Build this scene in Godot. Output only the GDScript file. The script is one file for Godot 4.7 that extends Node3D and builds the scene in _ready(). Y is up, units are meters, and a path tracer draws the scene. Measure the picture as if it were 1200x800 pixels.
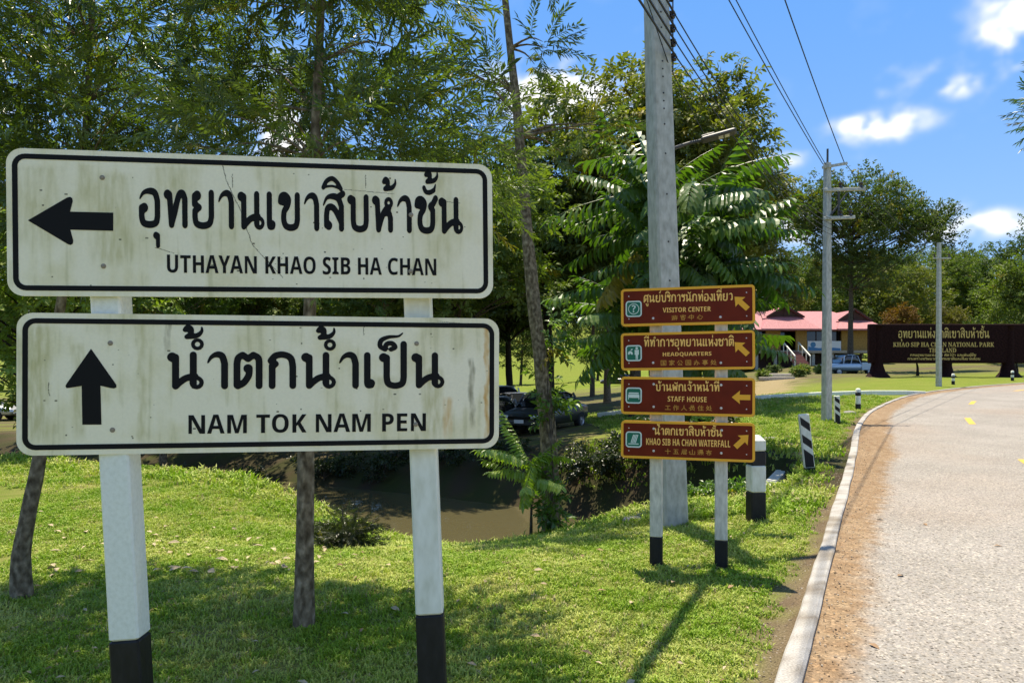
extends Node3D
# A roadside lawn in a Thai national park: two white direction signs, a brown sign, a creek, a bending road and a visitor centre.
# Metres, y up, the camera looks along -z; "d" below is the distance ahead of the camera (-z).

const EYE := 1.65          # height of the camera
const FL := 880.0          # focal length in pixels of a 1200 x 800 picture
const HORIZON := 430.0

var rng := RandomNumberGenerator.new()
var noise := FastNoiseLite.new()
var fine := FastNoiseLite.new()
var M := {}
var taken := {}
var mesh_cache := {}

# ---------------------------------------------------------------- mesh helper
class Shape:
	var v := PackedVector3Array()
	var n := PackedVector3Array()
	var uv := PackedVector2Array()
	var col := PackedColorArray()
	var smooth := false
	func tri(a: Vector3, b: Vector3, c: Vector3) -> void:
		v.append(a); v.append(b); v.append(c)
	func quad(a: Vector3, b: Vector3, c: Vector3, d: Vector3) -> void:
		tri(a, b, c); tri(a, c, d)
	# a box with chamfered vertical and horizontal edges
	func box(t: Transform3D, size: Vector3, bevel := 0.0) -> void:
		var h := size / 2.0
		if bevel <= 0.0:
			var p := []
			for i in 8:
				p.append(t * Vector3(h.x if i & 1 else -h.x, h.y if i & 2 else -h.y, h.z if i & 4 else -h.z))
			quad(p[4], p[6], p[7], p[5]); quad(p[1], p[3], p[2], p[0])
			quad(p[5], p[7], p[3], p[1]); quad(p[0], p[2], p[6], p[4])
			quad(p[6], p[2], p[3], p[7]); quad(p[0], p[4], p[5], p[1])
			return
		var b := minf(bevel, minf(h.x, minf(h.y, h.z)) * 0.9)
		var rings := []
		for lv in [[-h.y, b], [-h.y + b, 0.0], [h.y - b, 0.0], [h.y, b]]:
			var x: float = h.x - lv[1]
			var z: float = h.z - lv[1]
			var ring := []
			for q in [[x - b, z], [x, z - b], [x, -z + b], [x - b, -z], [-x + b, -z], [-x, -z + b], [-x, z - b], [-x + b, z]]:
				ring.append(t * Vector3(q[0], lv[0], q[1]))
			rings.append(ring)
		for k in 3:
			for i in 8:
				var j := (i + 1) % 8
				quad(rings[k][i], rings[k + 1][i], rings[k + 1][j], rings[k][j])
		for i in range(1, 7):
			tri(rings[3][0], rings[3][i + 1], rings[3][i])
			tri(rings[0][0], rings[0][i], rings[0][i + 1])
	func bar(a: Vector3, b: Vector3, w: float, h: float, bevel := 0.0) -> void:
		var y := (b - a).normalized()
		var x := y.cross(Vector3.UP if absf(y.y) < 0.9 else Vector3.FORWARD).normalized()
		var z := x.cross(y).normalized()
		box(Transform3D(Basis(x, y, z), (a + b) / 2.0), Vector3(w, a.distance_to(b), h), bevel)
	func tube(path: Array, radii: Array, sides := 8, caps := true, lumps := 0.0, seed_ := 0) -> void:
		var last := []
		var side := Vector3.RIGHT
		for i in path.size():
			var dir: Vector3 = (path[mini(i + 1, path.size() - 1)] - path[maxi(i - 1, 0)]).normalized()
			if i == 0:
				side = dir.cross(Vector3.FORWARD if absf(dir.z) < 0.9 else Vector3.UP).normalized()
			side = (side - dir * side.dot(dir)).normalized()
			var other := dir.cross(side)
			var ring := []
			for k in sides:
				var a := TAU * k / sides
				var r: float = radii[i]
				if lumps > 0.0:
					r *= 1.0 + lumps * (sin(a * 3.0 + i * 1.7 + seed_) * 0.5 + sin(a * 2.0 - i * 0.9 + seed_ * 2.3) * 0.5)
				ring.append(path[i] + (side * cos(a) + other * sin(a)) * r)
			if i > 0:
				for k in sides:
					var j := (k + 1) % sides
					quad(last[k], last[j], ring[j], ring[k])
			elif caps:
				for k in range(1, sides - 1):
					tri(ring[0], ring[k], ring[k + 1])
			last = ring
		if caps:
			for k in range(1, sides - 1):
				tri(last[0], last[k + 1], last[k])
	func lathe(t: Transform3D, profile: Array, sides := 16) -> void:
		for i in profile.size() - 1:
			for k in sides:
				var a := TAU * k / sides
				var b := TAU * (k + 1) / sides
				var p: Array = []
				for q in [[profile[i], a], [profile[i], b], [profile[i + 1], b], [profile[i + 1], a]]:
					p.append(t * Vector3(cos(q[1]) * q[0].x, q[0].y, sin(q[1]) * q[0].x))
				quad(p[0], p[1], p[2], p[3])
	# a flat outline (counter-clockwise seen from +z) as a plate between z0 and z1
	func plate(t: Transform3D, outline: PackedVector2Array, z0: float, z1: float) -> void:
		var idx := Geometry2D.triangulate_polygon(outline)
		for i in range(0, idx.size(), 3):
			var a := outline[idx[i]]
			var b := outline[idx[i + 1]]
			var c := outline[idx[i + 2]]
			if (b - a).cross(c - a) < 0.0:
				var s := b
				b = c
				c = s
			tri(t * Vector3(a.x, a.y, z1), t * Vector3(c.x, c.y, z1), t * Vector3(b.x, b.y, z1))
			if z1 > z0:
				tri(t * Vector3(a.x, a.y, z0), t * Vector3(b.x, b.y, z0), t * Vector3(c.x, c.y, z0))
		if z1 > z0:
			for i in outline.size():
				var a := outline[i]
				var b := outline[(i + 1) % outline.size()]
				quad(t * Vector3(a.x, a.y, z0), t * Vector3(a.x, a.y, z1), t * Vector3(b.x, b.y, z1), t * Vector3(b.x, b.y, z0))
	func commit() -> ArrayMesh:
		var st := SurfaceTool.new()
		st.begin(Mesh.PRIMITIVE_TRIANGLES)
		st.set_smooth_group(0 if smooth else -1)
		for i in v.size():
			if col.size() == v.size():
				st.set_color(col[i])
			if uv.size() == v.size():
				st.set_uv(uv[i])
			st.add_vertex(v[i])
		st.generate_normals()
		if smooth:
			st.index()
		return st.commit()

func numbered(called: String) -> String:
	if not taken.has(called):
		taken[called] = 0
		return called
	taken[called] += 1
	return "%s_%03d" % [called, taken[called]]

func tag(o: Node, label: String, category: String, group := "", kind := "") -> Node:
	if label: o.set_meta("label", label)
	if category: o.set_meta("category", category)
	if group: o.set_meta("group", group)
	if kind: o.set_meta("kind", kind)
	return o

func thing(called: String, label: String, category: String, at := Vector3.ZERO, turn := 0.0, group := "") -> Node3D:
	var o := Node3D.new()
	o.name = numbered(called)
	add_child(o)
	o.position = at
	o.rotation.y = turn
	tag(o, label, category, group)
	return o

func part(called: String, s, m: Material, parent: Node = null) -> MeshInstance3D:
	var o := MeshInstance3D.new()
	o.name = called if parent else numbered(called)
	o.mesh = s if s is Mesh else s.commit()
	o.material_override = m
	(parent if parent else self).add_child(o, true)
	return o

func structure(called: String, s, m: Material, label := "") -> MeshInstance3D:
	var o := part(called, s, m)
	o.set_meta("kind", "structure")
	if label: o.set_meta("label", label)
	return o

func at(px: float, py: float, d: float) -> Vector3:
	return Vector3((px - 600.0) / FL * d, EYE + (HORIZON - py) / FL * d, -d)

func on_ground(px: float, d: float) -> Vector3:
	var x := (px - 600.0) / FL * d
	return Vector3(x, ground(x, d), -d)

# ---------------------------------------------------------------- materials
func lin(r: float, g: float, b: float) -> Color:      # a real-world base colour
	return Color(r, g, b).linear_to_srgb()

func mat(called: String, c: Color, rough := 0.8, metal := 0.0, spec := 0.5) -> StandardMaterial3D:
	var m := StandardMaterial3D.new()
	m.resource_name = called
	m.albedo_color = c
	m.roughness = rough
	m.metallic = metal
	m.metallic_specular = spec
	M[called] = m
	return m

func noise_tex(freq: float, a: Color, b: Color, octaves := 4, size := 512, mid := 0.5, seed_ := 1) -> NoiseTexture2D:
	var f := FastNoiseLite.new()
	f.seed = seed_
	f.noise_type = FastNoiseLite.TYPE_SIMPLEX_SMOOTH
	f.frequency = freq
	f.fractal_octaves = octaves
	var g := Gradient.new()
	g.set_color(0, a)
	g.set_color(1, b)
	g.add_point(mid, a.lerp(b, 0.5))
	var t := NoiseTexture2D.new()
	t.width = size
	t.height = size
	t.seamless = true
	t.noise = f
	t.color_ramp = g
	return t

func grained(m: StandardMaterial3D, tex: Texture2D, per_metre: Vector3, bump := 0.0) -> StandardMaterial3D:
	m.albedo_texture = tex
	m.uv1_triplanar = true
	m.uv1_world_triplanar = true
	m.uv1_scale = per_metre
	if bump != 0.0:
		m.heightmap_enabled = true
		m.heightmap_texture = tex
		m.heightmap_scale = bump
	return m

# fine asphalt grain: single light and dark stones in a grey binder
func stone_chips() -> ImageTexture:
	var r := RandomNumberGenerator.new()
	r.seed = 31
	var n := 512
	var im := Image.create(n, n, false, Image.FORMAT_RGB8)
	for y in n:
		for x in n:
			var v := 0.80 + r.randf_range(-0.10, 0.10)
			im.set_pixel(x, y, Color(v, v, v))
	for i in 26000:
		var v := clampf(0.80 + r.randfn() * 0.16, 0.35, 1.0)
		im.fill_rect(Rect2i(r.randi() % n, r.randi() % n, r.randi_range(1, 4), r.randi_range(1, 4)), Color(v, v * 0.985, v * 0.96))
	return ImageTexture.create_from_image(im)

func make_materials() -> void:
	var speck := noise_tex(0.09, Color(0.70, 0.70, 0.70), Color(1, 1, 1), 5, 512, 0.5, 3)
	var blotch := noise_tex(0.02, Color(0.72, 0.72, 0.70), Color(1, 1, 1), 6, 512, 0.45, 4)
	var bark_tex := noise_tex(0.035, Color(0.30, 0.28, 0.25), Color(1, 1, 1), 6, 512, 0.52, 6)
	var m := mat("ground", Color.WHITE, 0.95, 0.0, 0.2)
	m.vertex_color_use_as_albedo = true
	grained(m, noise_tex(0.11, Color(0.55, 0.56, 0.50), Color(1, 1, 1), 5, 512, 0.5, 7), Vector3.ONE * 0.9, 1.5)
	m = mat("road", Color.WHITE, 0.9, 0.0, 0.25)
	m.vertex_color_use_as_albedo = true
	grained(m, stone_chips(), Vector3.ONE * 0.42, 0.12)
	m = mat("kerb", Color.WHITE, 0.85)
	m.vertex_color_use_as_albedo = true
	grained(m, speck, Vector3.ONE * 1.3, 0.4)
	m = mat("marking", lin(0.70, 0.44, 0.045), 0.8)
	grained(m, speck, Vector3.ONE * 1.4)
	m = mat("grass_blade", Color.WHITE, 0.55, 0.0, 0.3)
	m.vertex_color_use_as_albedo = true
	m.backlight_enabled = true
	m.backlight = Color(0.7, 0.8, 0.35)
	m = mat("leaf", Color.WHITE, 0.36, 0.0, 0.5)
	m.vertex_color_use_as_albedo = true
	m.backlight_enabled = true
	m.backlight = Color(0.85, 0.95, 0.45)
	m = mat("leaf_far", Color.WHITE, 0.55, 0.0, 0.35)
	m.vertex_color_use_as_albedo = true
	m.backlight_enabled = true
	m.backlight = Color(0.8, 0.88, 0.4)
	m = mat("dry_leaf", Color.WHITE, 0.8, 0.0, 0.3)
	m.vertex_color_use_as_albedo = true
	m = mat("stone", lin(0.30, 0.28, 0.25), 0.9)
	grained(m, blotch, Vector3.ONE * 2.0, 0.6)
	m = mat("bark", lin(0.23, 0.185, 0.135), 0.95, 0.0, 0.2)
	grained(m, bark_tex, Vector3(1.1, 0.4, 1.1), 1.4)
	m = mat("bark_pale", lin(0.44, 0.355, 0.24), 0.95, 0.0, 0.2)
	grained(m, bark_tex, Vector3(0.9, 0.5, 0.9), 1.2)
	m = mat("bark_dark", lin(0.085, 0.072, 0.06), 0.95, 0.0, 0.2)
	grained(m, bark_tex, Vector3(2.2, 0.8, 2.2), 1.4)
	m = mat("concrete", lin(0.58, 0.57, 0.51), 0.9, 0.0, 0.2)
	grained(m, blotch, Vector3(1.2, 0.5, 1.2), 0.25)
	m = mat("white_paint", lin(0.74, 0.75, 0.66), 0.6, 0.0, 0.4)
	grained(m, noise_tex(0.03, Color(0.86, 0.86, 0.82), Color(1, 1, 1), 5, 256, 0.4, 9), Vector3(2.0, 0.8, 2.0), 0.25)
	m = mat("white_paint_lumpy", lin(0.76, 0.77, 0.69), 0.45, 0.0, 0.5)
	grained(m, noise_tex(0.05, Color(0.92, 0.92, 0.90), Color(1, 1, 1), 4, 256, 0.4, 10), Vector3(3.0, 3.0, 3.0), 0.5)
	m = mat("black_paint", lin(0.014, 0.014, 0.015), 0.55, 0.0, 0.4)
	grained(m, noise_tex(0.04, Color(0.6, 0.6, 0.6), Color(1, 1, 1), 5, 256, 0.5, 11), Vector3(2.0, 0.8, 2.0), 0.25)
	mat("black_film", lin(0.010, 0.010, 0.010), 0.6, 0.0, 0.2)
	mat("steel", lin(0.35, 0.35, 0.34), 0.45, 0.8)
	mat("aluminium_back", lin(0.45, 0.45, 0.44), 0.5, 0.6)
	m = mat("post_white", lin(0.72, 0.69, 0.58), 0.7)
	grained(m, blotch, Vector3(2.5, 0.7, 2.5), 0.3)
	m = mat("brown_film", lin(0.165, 0.020, 0.006), 0.45, 0.0, 0.25)
	grained(m, noise_tex(0.02, Color(0.86, 0.86, 0.86), Color(1, 1, 1), 4, 256, 0.4, 12), Vector3.ONE * 1.2)
	mat("gold_film", lin(0.82, 0.40, 0.035), 0.45, 0.0, 0.3)
	mat("gold_letter", lin(0.93, 0.54, 0.14), 0.45, 0.0, 0.3)
	mat("gold_dull", lin(0.50, 0.24, 0.04), 0.45, 0.0, 0.3)
	mat("green_film", lin(0.006, 0.14, 0.085), 0.4, 0.0, 0.4)
	mat("white_film", lin(0.62, 0.72, 0.66), 0.4, 0.0, 0.4)
	mat("bolt", lin(0.62, 0.58, 0.55), 0.4, 0.5)
	mat("rusty_bolt", lin(0.26, 0.22, 0.16), 0.7, 0.2)
	m = mat("sign_timber", lin(0.042, 0.014, 0.013), 0.75, 0.0, 0.2)
	grained(m, bark_tex, Vector3(0.3, 0.9, 0.3), 1.0)
	mat("sign_letter", lin(0.50, 0.34, 0.09), 0.5, 0.1)
	m = mat("roof_pink", lin(0.48, 0.19, 0.20), 0.75)
	grained(m, blotch, Vector3(0.5, 0.5, 0.5), 0.4)
	m = mat("wall_ochre", lin(0.44, 0.27, 0.07), 0.85)
	grained(m, blotch, Vector3.ONE * 0.6)
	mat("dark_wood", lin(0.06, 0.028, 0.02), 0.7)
	mat("glass_dark", lin(0.012, 0.014, 0.016), 0.08, 0.0, 0.6)
	m = mat("step_tile", lin(0.36, 0.17, 0.13), 0.8)
	grained(m, speck, Vector3.ONE * 1.0)
	m = mat("slab", lin(0.50, 0.44, 0.36), 0.9)
	grained(m, blotch, Vector3.ONE * 0.8, 0.4)
	mat("banner_white", lin(0.70, 0.74, 0.78), 0.6)
	mat("banner_blue", lin(0.06, 0.22, 0.42), 0.6)
	mat("insulator", lin(0.03, 0.018, 0.014), 0.25, 0.0, 0.5)
	mat("cable", lin(0.018, 0.018, 0.02), 0.6)
	mat("lamp_grey", lin(0.055, 0.055, 0.055), 0.55, 0.2)
	mat("lens", lin(0.55, 0.52, 0.45), 0.25)
	m = mat("water", lin(0.080, 0.070, 0.034), 0.03, 0.0, 0.6)
	var ripple := noise_tex(0.02, Color(0.35, 0.35, 0.35), Color(1, 1, 1), 3, 256, 0.5, 14)
	m.heightmap_enabled = true
	m.heightmap_texture = ripple
	m.heightmap_scale = 0.4
	m.uv1_triplanar = true
	m.uv1_world_triplanar = true
	m.uv1_scale = Vector3.ONE * 0.5
	m = mat("car_black", lin(0.008, 0.008, 0.009), 0.25, 0.0, 0.5)
	m.clearcoat_enabled = true
	m = mat("car_silver", lin(0.45, 0.47, 0.48), 0.3, 0.6)
	m.clearcoat_enabled = true
	m = mat("car_white", lin(0.72, 0.72, 0.70), 0.3, 0.0, 0.5)
	m.clearcoat_enabled = true
	m = mat("car_blue", lin(0.34, 0.42, 0.48), 0.3, 0.5)
	m.clearcoat_enabled = true
	mat("tyre", lin(0.012, 0.012, 0.012), 0.85)
	mat("rim", lin(0.40, 0.40, 0.41), 0.35, 0.8)
	mat("lamp_red", lin(0.25, 0.012, 0.01), 0.25)
	mat("lamp_clear", lin(0.55, 0.56, 0.56), 0.15)
	mat("plate_white", lin(0.6, 0.6, 0.58), 0.5)
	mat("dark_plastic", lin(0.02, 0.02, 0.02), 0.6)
	m = mat("hill", lin(0.055, 0.085, 0.035), 1.0, 0.0, 0.1)
	grained(m, blotch, Vector3.ONE * 0.05)

# ---------------------------------------------------------------- the lie of the land
var kerb_at := [Vector2(-20.05, -40), Vector2(-10.25, -20), Vector2(-0.45, 0), Vector2(5.43, 12), Vector2(9.3, 20), Vector2(12.7, 26), Vector2(17.6, 33), Vector2(23, 38.4), Vector2(29.5, 43), Vector2(40, 48.6), Vector2(60, 56), Vector2(100, 68), Vector2(200, 95), Vector2(420, 150), Vector2(700, 215), Vector2(1500, 430)]
var kerb_x := PackedFloat32Array()      # x of the kerb at each 0.5 m of distance, from d = -40 on
var creek := [[Vector2(-95, 62), 2.4], [Vector2(-45, 38), 2.2], [Vector2(-25, 29), 2.1], [Vector2(-14, 23.8), 2.0], [Vector2(-7.5, 20.3), 2.0], [Vector2(-3.0, 17.8), 2.2], [Vector2(-0.4, 16.0), 2.4], [Vector2(1.8, 14.2), 1.9], [Vector2(3.2, 12.9), 1.1], [Vector2(4.4, 12.1), 0.7]]
const WATER := -1.9

func curve_through(pts: Array, steps: int) -> Array:
	var out := []
	for i in pts.size() - 1:
		var p0 = pts[maxi(i - 1, 0)]
		var p3 = pts[mini(i + 2, pts.size() - 1)]
		for k in steps:
			var t := float(k) / steps
			var a = pts[i]
			var b = pts[i + 1]
			out.append(0.5 * ((2.0 * a) + (b - p0) * t + (2.0 * p0 - 5.0 * a + 4.0 * b - p3) * t * t + (3.0 * a - 3.0 * b + p3 - p0) * t * t * t))
	out.append(pts[-1])
	return out

func lay_kerb() -> void:
	var c := curve_through(kerb_at, 12)
	var i := 0
	for k in 941:
		var d := -40.0 + 0.5 * k
		while i < c.size() - 2 and c[i + 1].y < d:
			i += 1
		kerb_x.append(lerpf(c[i].x, c[i + 1].x, clampf((d - c[i].y) / maxf(c[i + 1].y - c[i].y, 1e-4), 0.0, 1.0)))

func kx(d: float) -> float:
	var f := clampf((d + 40.0) * 2.0, 0.0, 939.0)
	var i := int(f)
	return lerpf(kerb_x[i], kerb_x[i + 1], f - i)

func kq(d: float) -> float:             # how much longer a step across is along x
	var s := (kx(d + 0.5) - kx(d - 0.5))
	return sqrt(1.0 + s * s)

func off_kerb(x: float, d: float) -> float:      # metres left of the kerb
	return (kx(d) - x) / kq(d)

func rise(d: float) -> float:
	var k := clampf(d - 4.0, 0.0, 71.0)
	return 0.00048 * k * k + 0.02 * maxf(0.0, d - 75.0)

# x: distance outside the creek's water line (negative in the water); y: > 0 on the camera's side
func creek_dist(x: float, d: float) -> Vector2:
	var p := Vector2(x, d)
	var best := 1e9
	var side := 1.0
	for i in creek.size() - 1:
		var a: Vector2 = creek[i][0]
		var b: Vector2 = creek[i + 1][0]
		var t := clampf((p - a).dot(b - a) / (b - a).length_squared(), 0.0, 1.0)
		var q := a.lerp(b, t)
		var e := p.distance_to(q) - lerpf(creek[i][1], creek[i + 1][1], t)
		if e < best:
			best = e
			side = -signf((b - a).cross(p - a))
	return Vector2(best, side * (best + 2.0))

func ground(x: float, d: float) -> float:
	var s := off_kerb(x, d)
	var g := rise(d)
	if s <= 0.0:
		return g - 0.35 * smoothstep(0.06, 0.3, -s) * (1.0 - smoothstep(5.7, 5.95, -s)) - 0.01
	var near := g - 0.015 - 0.42 * smoothstep(0.4, 10.0, s) - 0.92 * exp(-pow(x + 0.6, 2.0) / 8.0 - pow(d - 12.2, 2.0) / 12.0) - 0.15 * smoothstep(9.0, 16.0, s)
	var sf := s if d < 24.0 else lerpf(s, (1.47 + 0.49 * (d - 3.92) - x) * 0.9, smoothstep(24.0, 34.0, d))
	var far := lerpf(g - 0.03, -1.25, smoothstep(0.0, 1.0, (sf - 1.0) / (7.0 + 0.33 * maxf(d, 0.0))))
	var c := creek_dist(x, d)
	var base := lerpf(far, near, smoothstep(-2.0, 2.0, c.y))
	var bank := lerpf(2.6, 2.1, smoothstep(-2.0, 2.0, c.y))
	bank = lerpf(0.75, bank, smoothstep(1.5, 5.5, s))
	var k := (1.0 - smoothstep(-0.5, bank, c.x)) * smoothstep(0.75, 1.35, s)
	var h := lerpf(base, -2.35, k)
	h += noise.get_noise_2d(x * 6.0, d * 6.0) * 0.05 * smoothstep(0.5, 2.0, s)
	h -= 0.6 * exp(-(pow(x - 28.0, 2.0) / 40.0 + pow(d - 61.0, 2.0) / 16.0))      # the sunken drive where the pickup stands
	if d > 130.0:
		h += (d - 130.0) * 0.10
	return h

func ground_color(x: float, d: float) -> Color:
	var s := off_kerb(x, d)
	var n := noise.get_noise_2d(x * 14.0, d * 14.0)
	var n2 := fine.get_noise_2d(x * 30.0, d * 30.0)
	var lush := Color(0.15, 0.205, 0.026)
	var dry := Color(0.28, 0.265, 0.085)
	var c := lush.lerp(dry, clampf(0.42 + n * 0.9 + n2 * 0.5, 0.0, 1.0))
	if d > 20.0:
		c = Color(0.20, 0.265, 0.035).lerp(Color(0.26, 0.285, 0.055), clampf(0.5 + n * 1.2, 0.0, 1.0))
	var soil := Color(0.16, 0.115, 0.075).lerp(Color(0.24, 0.18, 0.12), clampf(0.5 + n2, 0.0, 1.0))
	if s > 0.0:
		# bare gritty strip along the kerb
		c = c.lerp(soil, smoothstep(0.36, 0.15, s + n * 0.18 + n2 * 0.18))
		var cr := creek_dist(x, d)
		# raw earth of the banks
		c = c.lerp(Color(0.085, 0.062, 0.04).lerp(Color(0.06, 0.07, 0.025), clampf(0.5 + n * 1.5, 0, 1)), smoothstep(1.9, 0.9, cr.x * (1.0 if cr.y > 0.0 else 0.36) + n * 1.2))
		# trodden earth under the trees of the car park
		if cr.y < 0.0:
			var lot := smoothstep(5.0, 9.0, s) * smoothstep(80.0, 64.0, d + n * 20.0) * smoothstep(1.5, 4.0, cr.x)
			c = c.lerp(Color(0.20, 0.155, 0.105).lerp(Color(0.13, 0.12, 0.05), clampf(0.45 + n * 1.3, 0, 1)), lot * smoothstep(-0.30, 0.05, n2 + 0.12))
		# worn path to the visitor centre
		var p := Vector2(x, d)
		var a := Vector2(10.4, 33.0)
		var b := Vector2(17.8, 51.0)
		var t := clampf((p - a).dot(b - a) / (b - a).length_squared(), 0.0, 1.0)
		c = c.lerp(Color(0.40, 0.31, 0.18), smoothstep(1.9, 1.0, p.distance_to(a.lerp(b, t)) + n * 1.6))
	return c

func build_land() -> void:
	var ds := []
	var d := -40.0
	while d < 430.0:
		ds.append(d)
		d += 4.0 if d < 0.0 else 0.22 if d < 24.0 else 0.5 if d < 60.0 else 2.0 if d < 140.0 else 12.0
	var ss := [-80.0, -50.0, -30.0, -18.0, -11.0, -8.0, -6.6, -6.1, -5.9, -5.75, -5.6, -4.0, -2.0, -0.6, -0.3, -0.14, -0.06, 0.0, 0.08, 0.16, 0.25, 0.36, 0.5]
	var s := 0.65
	while s < 420.0:
		ss.append(s)
		s += 0.22 if s < 14.0 else 0.45 if s < 26.0 else 1.5 if s < 60.0 else 6.0 if s < 120.0 else 25.0
	var st := SurfaceTool.new()
	st.begin(Mesh.PRIMITIVE_TRIANGLES)
	st.set_smooth_group(0)
	for j in ds.size():
		var k := kx(ds[j])
		var q := minf(kq(ds[j]), 3.0)
		for i in ss.size():
			var x: float = k - ss[i] * q
			st.set_color(ground_color(x, ds[j]))
			st.add_vertex(Vector3(x, ground(x, ds[j]), -ds[j]))
	var w := ss.size()
	for j in ds.size() - 1:
		for i in w - 1:
			var a := j * w + i
			for n in [a, a + w, a + 1, a + 1, a + w, a + w + 1]:
				st.add_index(n)
	st.generate_normals()
	structure("ground", st.commit(), M.ground, "mown lawn and bare earth falling away to the creek")

func build_road() -> void:
	var st := SurfaceTool.new()
	st.begin(Mesh.PRIMITIVE_TRIANGLES)
	st.set_smooth_group(0)
	var ds := []
	var d := -12.0
	while d < 62.0:
		ds.append(d)
		d += 1.0 if d < 2.0 else 0.07 if d < 14.0 else 0.2 if d < 30.0 else 0.4
	var ss := []
	var s := 0.02
	while s < 5.95:
		ss.append(s)
		s += 0.055 if s < 1.5 else 0.25 if s < 4.9 else 0.1
	for dd in ds:
		for off in ss:
			var x: float = kx(dd) + off * kq(dd)
			var n := noise.get_noise_2d(x * 9.0, dd * 9.0)
			var n2 := fine.get_noise_2d(x * 55.0, dd * 55.0)
			var n3 := noise.get_noise_2d(x * 2.0 + 40.0, dd * 2.0)
			var c := Color(0.345, 0.318, 0.282).lerp(Color(0.42, 0.39, 0.35), clampf(0.5 + n * 0.8 + n2 * 0.5, 0, 1))
			c = c.lerp(Color(0.40, 0.325, 0.26), clampf(n3 * 1.2, 0, 0.5))
			# washed-in laterite dirt and grit beside the kerb
			var edge := 0.34 + n * 0.12 + n3 * 0.12 + 0.32 * smoothstep(6.0, 15.0, dd)
			var dirt := smoothstep(edge + 0.13, edge - 0.13, off + n2 * 0.10)
			var earth := Color(0.28, 0.175, 0.088).lerp(Color(0.375, 0.262, 0.15), clampf(0.5 + n2 * 1.1 + n * 0.5, 0, 1))
			c = c.lerp(earth, dirt * 0.9)
			var dirt2 := smoothstep(5.0, 5.7, off + n * 1.2 + n2 * 0.3)
			c = c.lerp(earth, dirt2 * 0.8)
			st.set_color(c)
			st.add_vertex(Vector3(x, rise(dd) + 0.012 - 0.010 * smoothstep(0.3, 0.0, off), -dd))
	var w := ss.size()
	for j in ds.size() - 1:
		for i in w - 1:
			var a := j * w + i
			for n in [a, a + 1, a + w, a + 1, a + w + 1, a + w]:
				st.add_index(n)
	st.generate_normals()
	var road := structure("road", st.commit(), M.road, "pale dusty asphalt road bending to the right")
	# the broken yellow centre line
	for span in [[2.0, 4.6], [11.2, 13.0], [19.9, 21.9], [27.6, 29.3], [36.0, 37.6]]:
		var m := Shape.new()
		var n := 8
		for i in n:
			var a: float = lerpf(span[0], span[1], float(i) / n)
			var b: float = lerpf(span[0], span[1], float(i + 1) / n)
			var p := []
			for q in [[a, 2.56], [b, 2.56], [b, 2.72], [a, 2.72]]:
				p.append(Vector3(kx(q[0]) + q[1] * kq(q[0]), rise(q[0]) + 0.0165, -q[0]))
			m.quad(p[0], p[1], p[2], p[3])
		part("centre_line_dash", m, M.marking, road)
	# kerb: a low white-painted concrete edge
	st = SurfaceTool.new()
	st.begin(Mesh.PRIMITIVE_TRIANGLES)
	st.set_smooth_group(-1)
	var prof := [[0.085, -0.32], [0.085, 0.022], [0.072, 0.034], [-0.03, 0.036], [-0.043, 0.026], [-0.046, -0.25]]
	var rows := []
	d = -12.0
	while d < 60.0:
		var row := []
		for p in prof:
			var wob := noise.get_noise_2d(d * 9.0, p[0] * 300.0) * 0.012
			row.append(Vector3(kx(d) - (p[0] + wob) * kq(d), rise(d) + p[1] + wob * 0.5, -d))
		rows.append([d, row])
		d += 0.05 if d > 3.0 and d < 12.0 else 0.15 if d > 0.0 and d < 30.0 else 0.4
	for i in rows.size() - 1:
		for k in prof.size() - 1:
			var q := [[i, k], [i, k + 1], [i + 1, k + 1], [i, k], [i + 1, k + 1], [i + 1, k]]
			for e in q:
				var p: Vector3 = rows[e[0]][1][e[1]]
				var n := fine.get_noise_3d(p.x * 40.0, p.y * 90.0, p.z * 40.0) + 0.7 * noise.get_noise_2d(p.x * 20.0, p.z * 20.0)
				st.set_color(Color(0.47, 0.445, 0.40).lerp(Color(0.24, 0.20, 0.15), clampf(0.28 + n * 1.2 + (0.3 if e[1] == 0 or e[1] == 5 else 0.0), 0, 1)))
				st.add_vertex(p)
	st.generate_normals()
	structure("kerb", st.commit(), M.kerb, "low worn white painted concrete edge of the road")
	# pale concrete edging of the lane that leaves the bend
	var lane := Shape.new()
	var pts := []
	for px in [700.0, 760.0, 820.0, 890.0, 960.0, 1020.0, 1062.0, 1084.0]:
		var dd := 32.6 if px < 900.0 else lerpf(32.6, 34.2, (px - 900.0) / 184.0)
		pts.append(on_ground(px, dd) + Vector3(0, 0.07, 0))
	for i in pts.size() - 1:
		lane.bar(pts[i], pts[i + 1] + (pts[i + 1] - pts[i]) * 0.002, 0.16, 0.24, 0.02)
	structure("lane_edging", lane, M.white_paint, "thin pale concrete edging crossing the lawn to the road")

func build_water() -> void:
	var s := Shape.new()
	var l := []
	var r := []
	for i in creek.size():
		var a: Vector2 = creek[maxi(i - 1, 0)][0]
		var b: Vector2 = creek[mini(i + 1, creek.size() - 1)][0]
		var n: Vector2 = (b - a).normalized().orthogonal() * (creek[i][1] + 1.0)
		if i == creek.size() - 1:
			n *= 0.7
		var p: Vector2 = creek[i][0]
		l.append(Vector3(p.x + n.x, WATER, -(p.y + n.y)))
		r.append(Vector3(p.x - n.x, WATER, -(p.y - n.y)))
	for i in l.size() - 1:
		s.quad(l[i], l[i + 1], r[i + 1], r[i])
	structure("creek_water", s, M.water, "still brown water of the creek")

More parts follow.
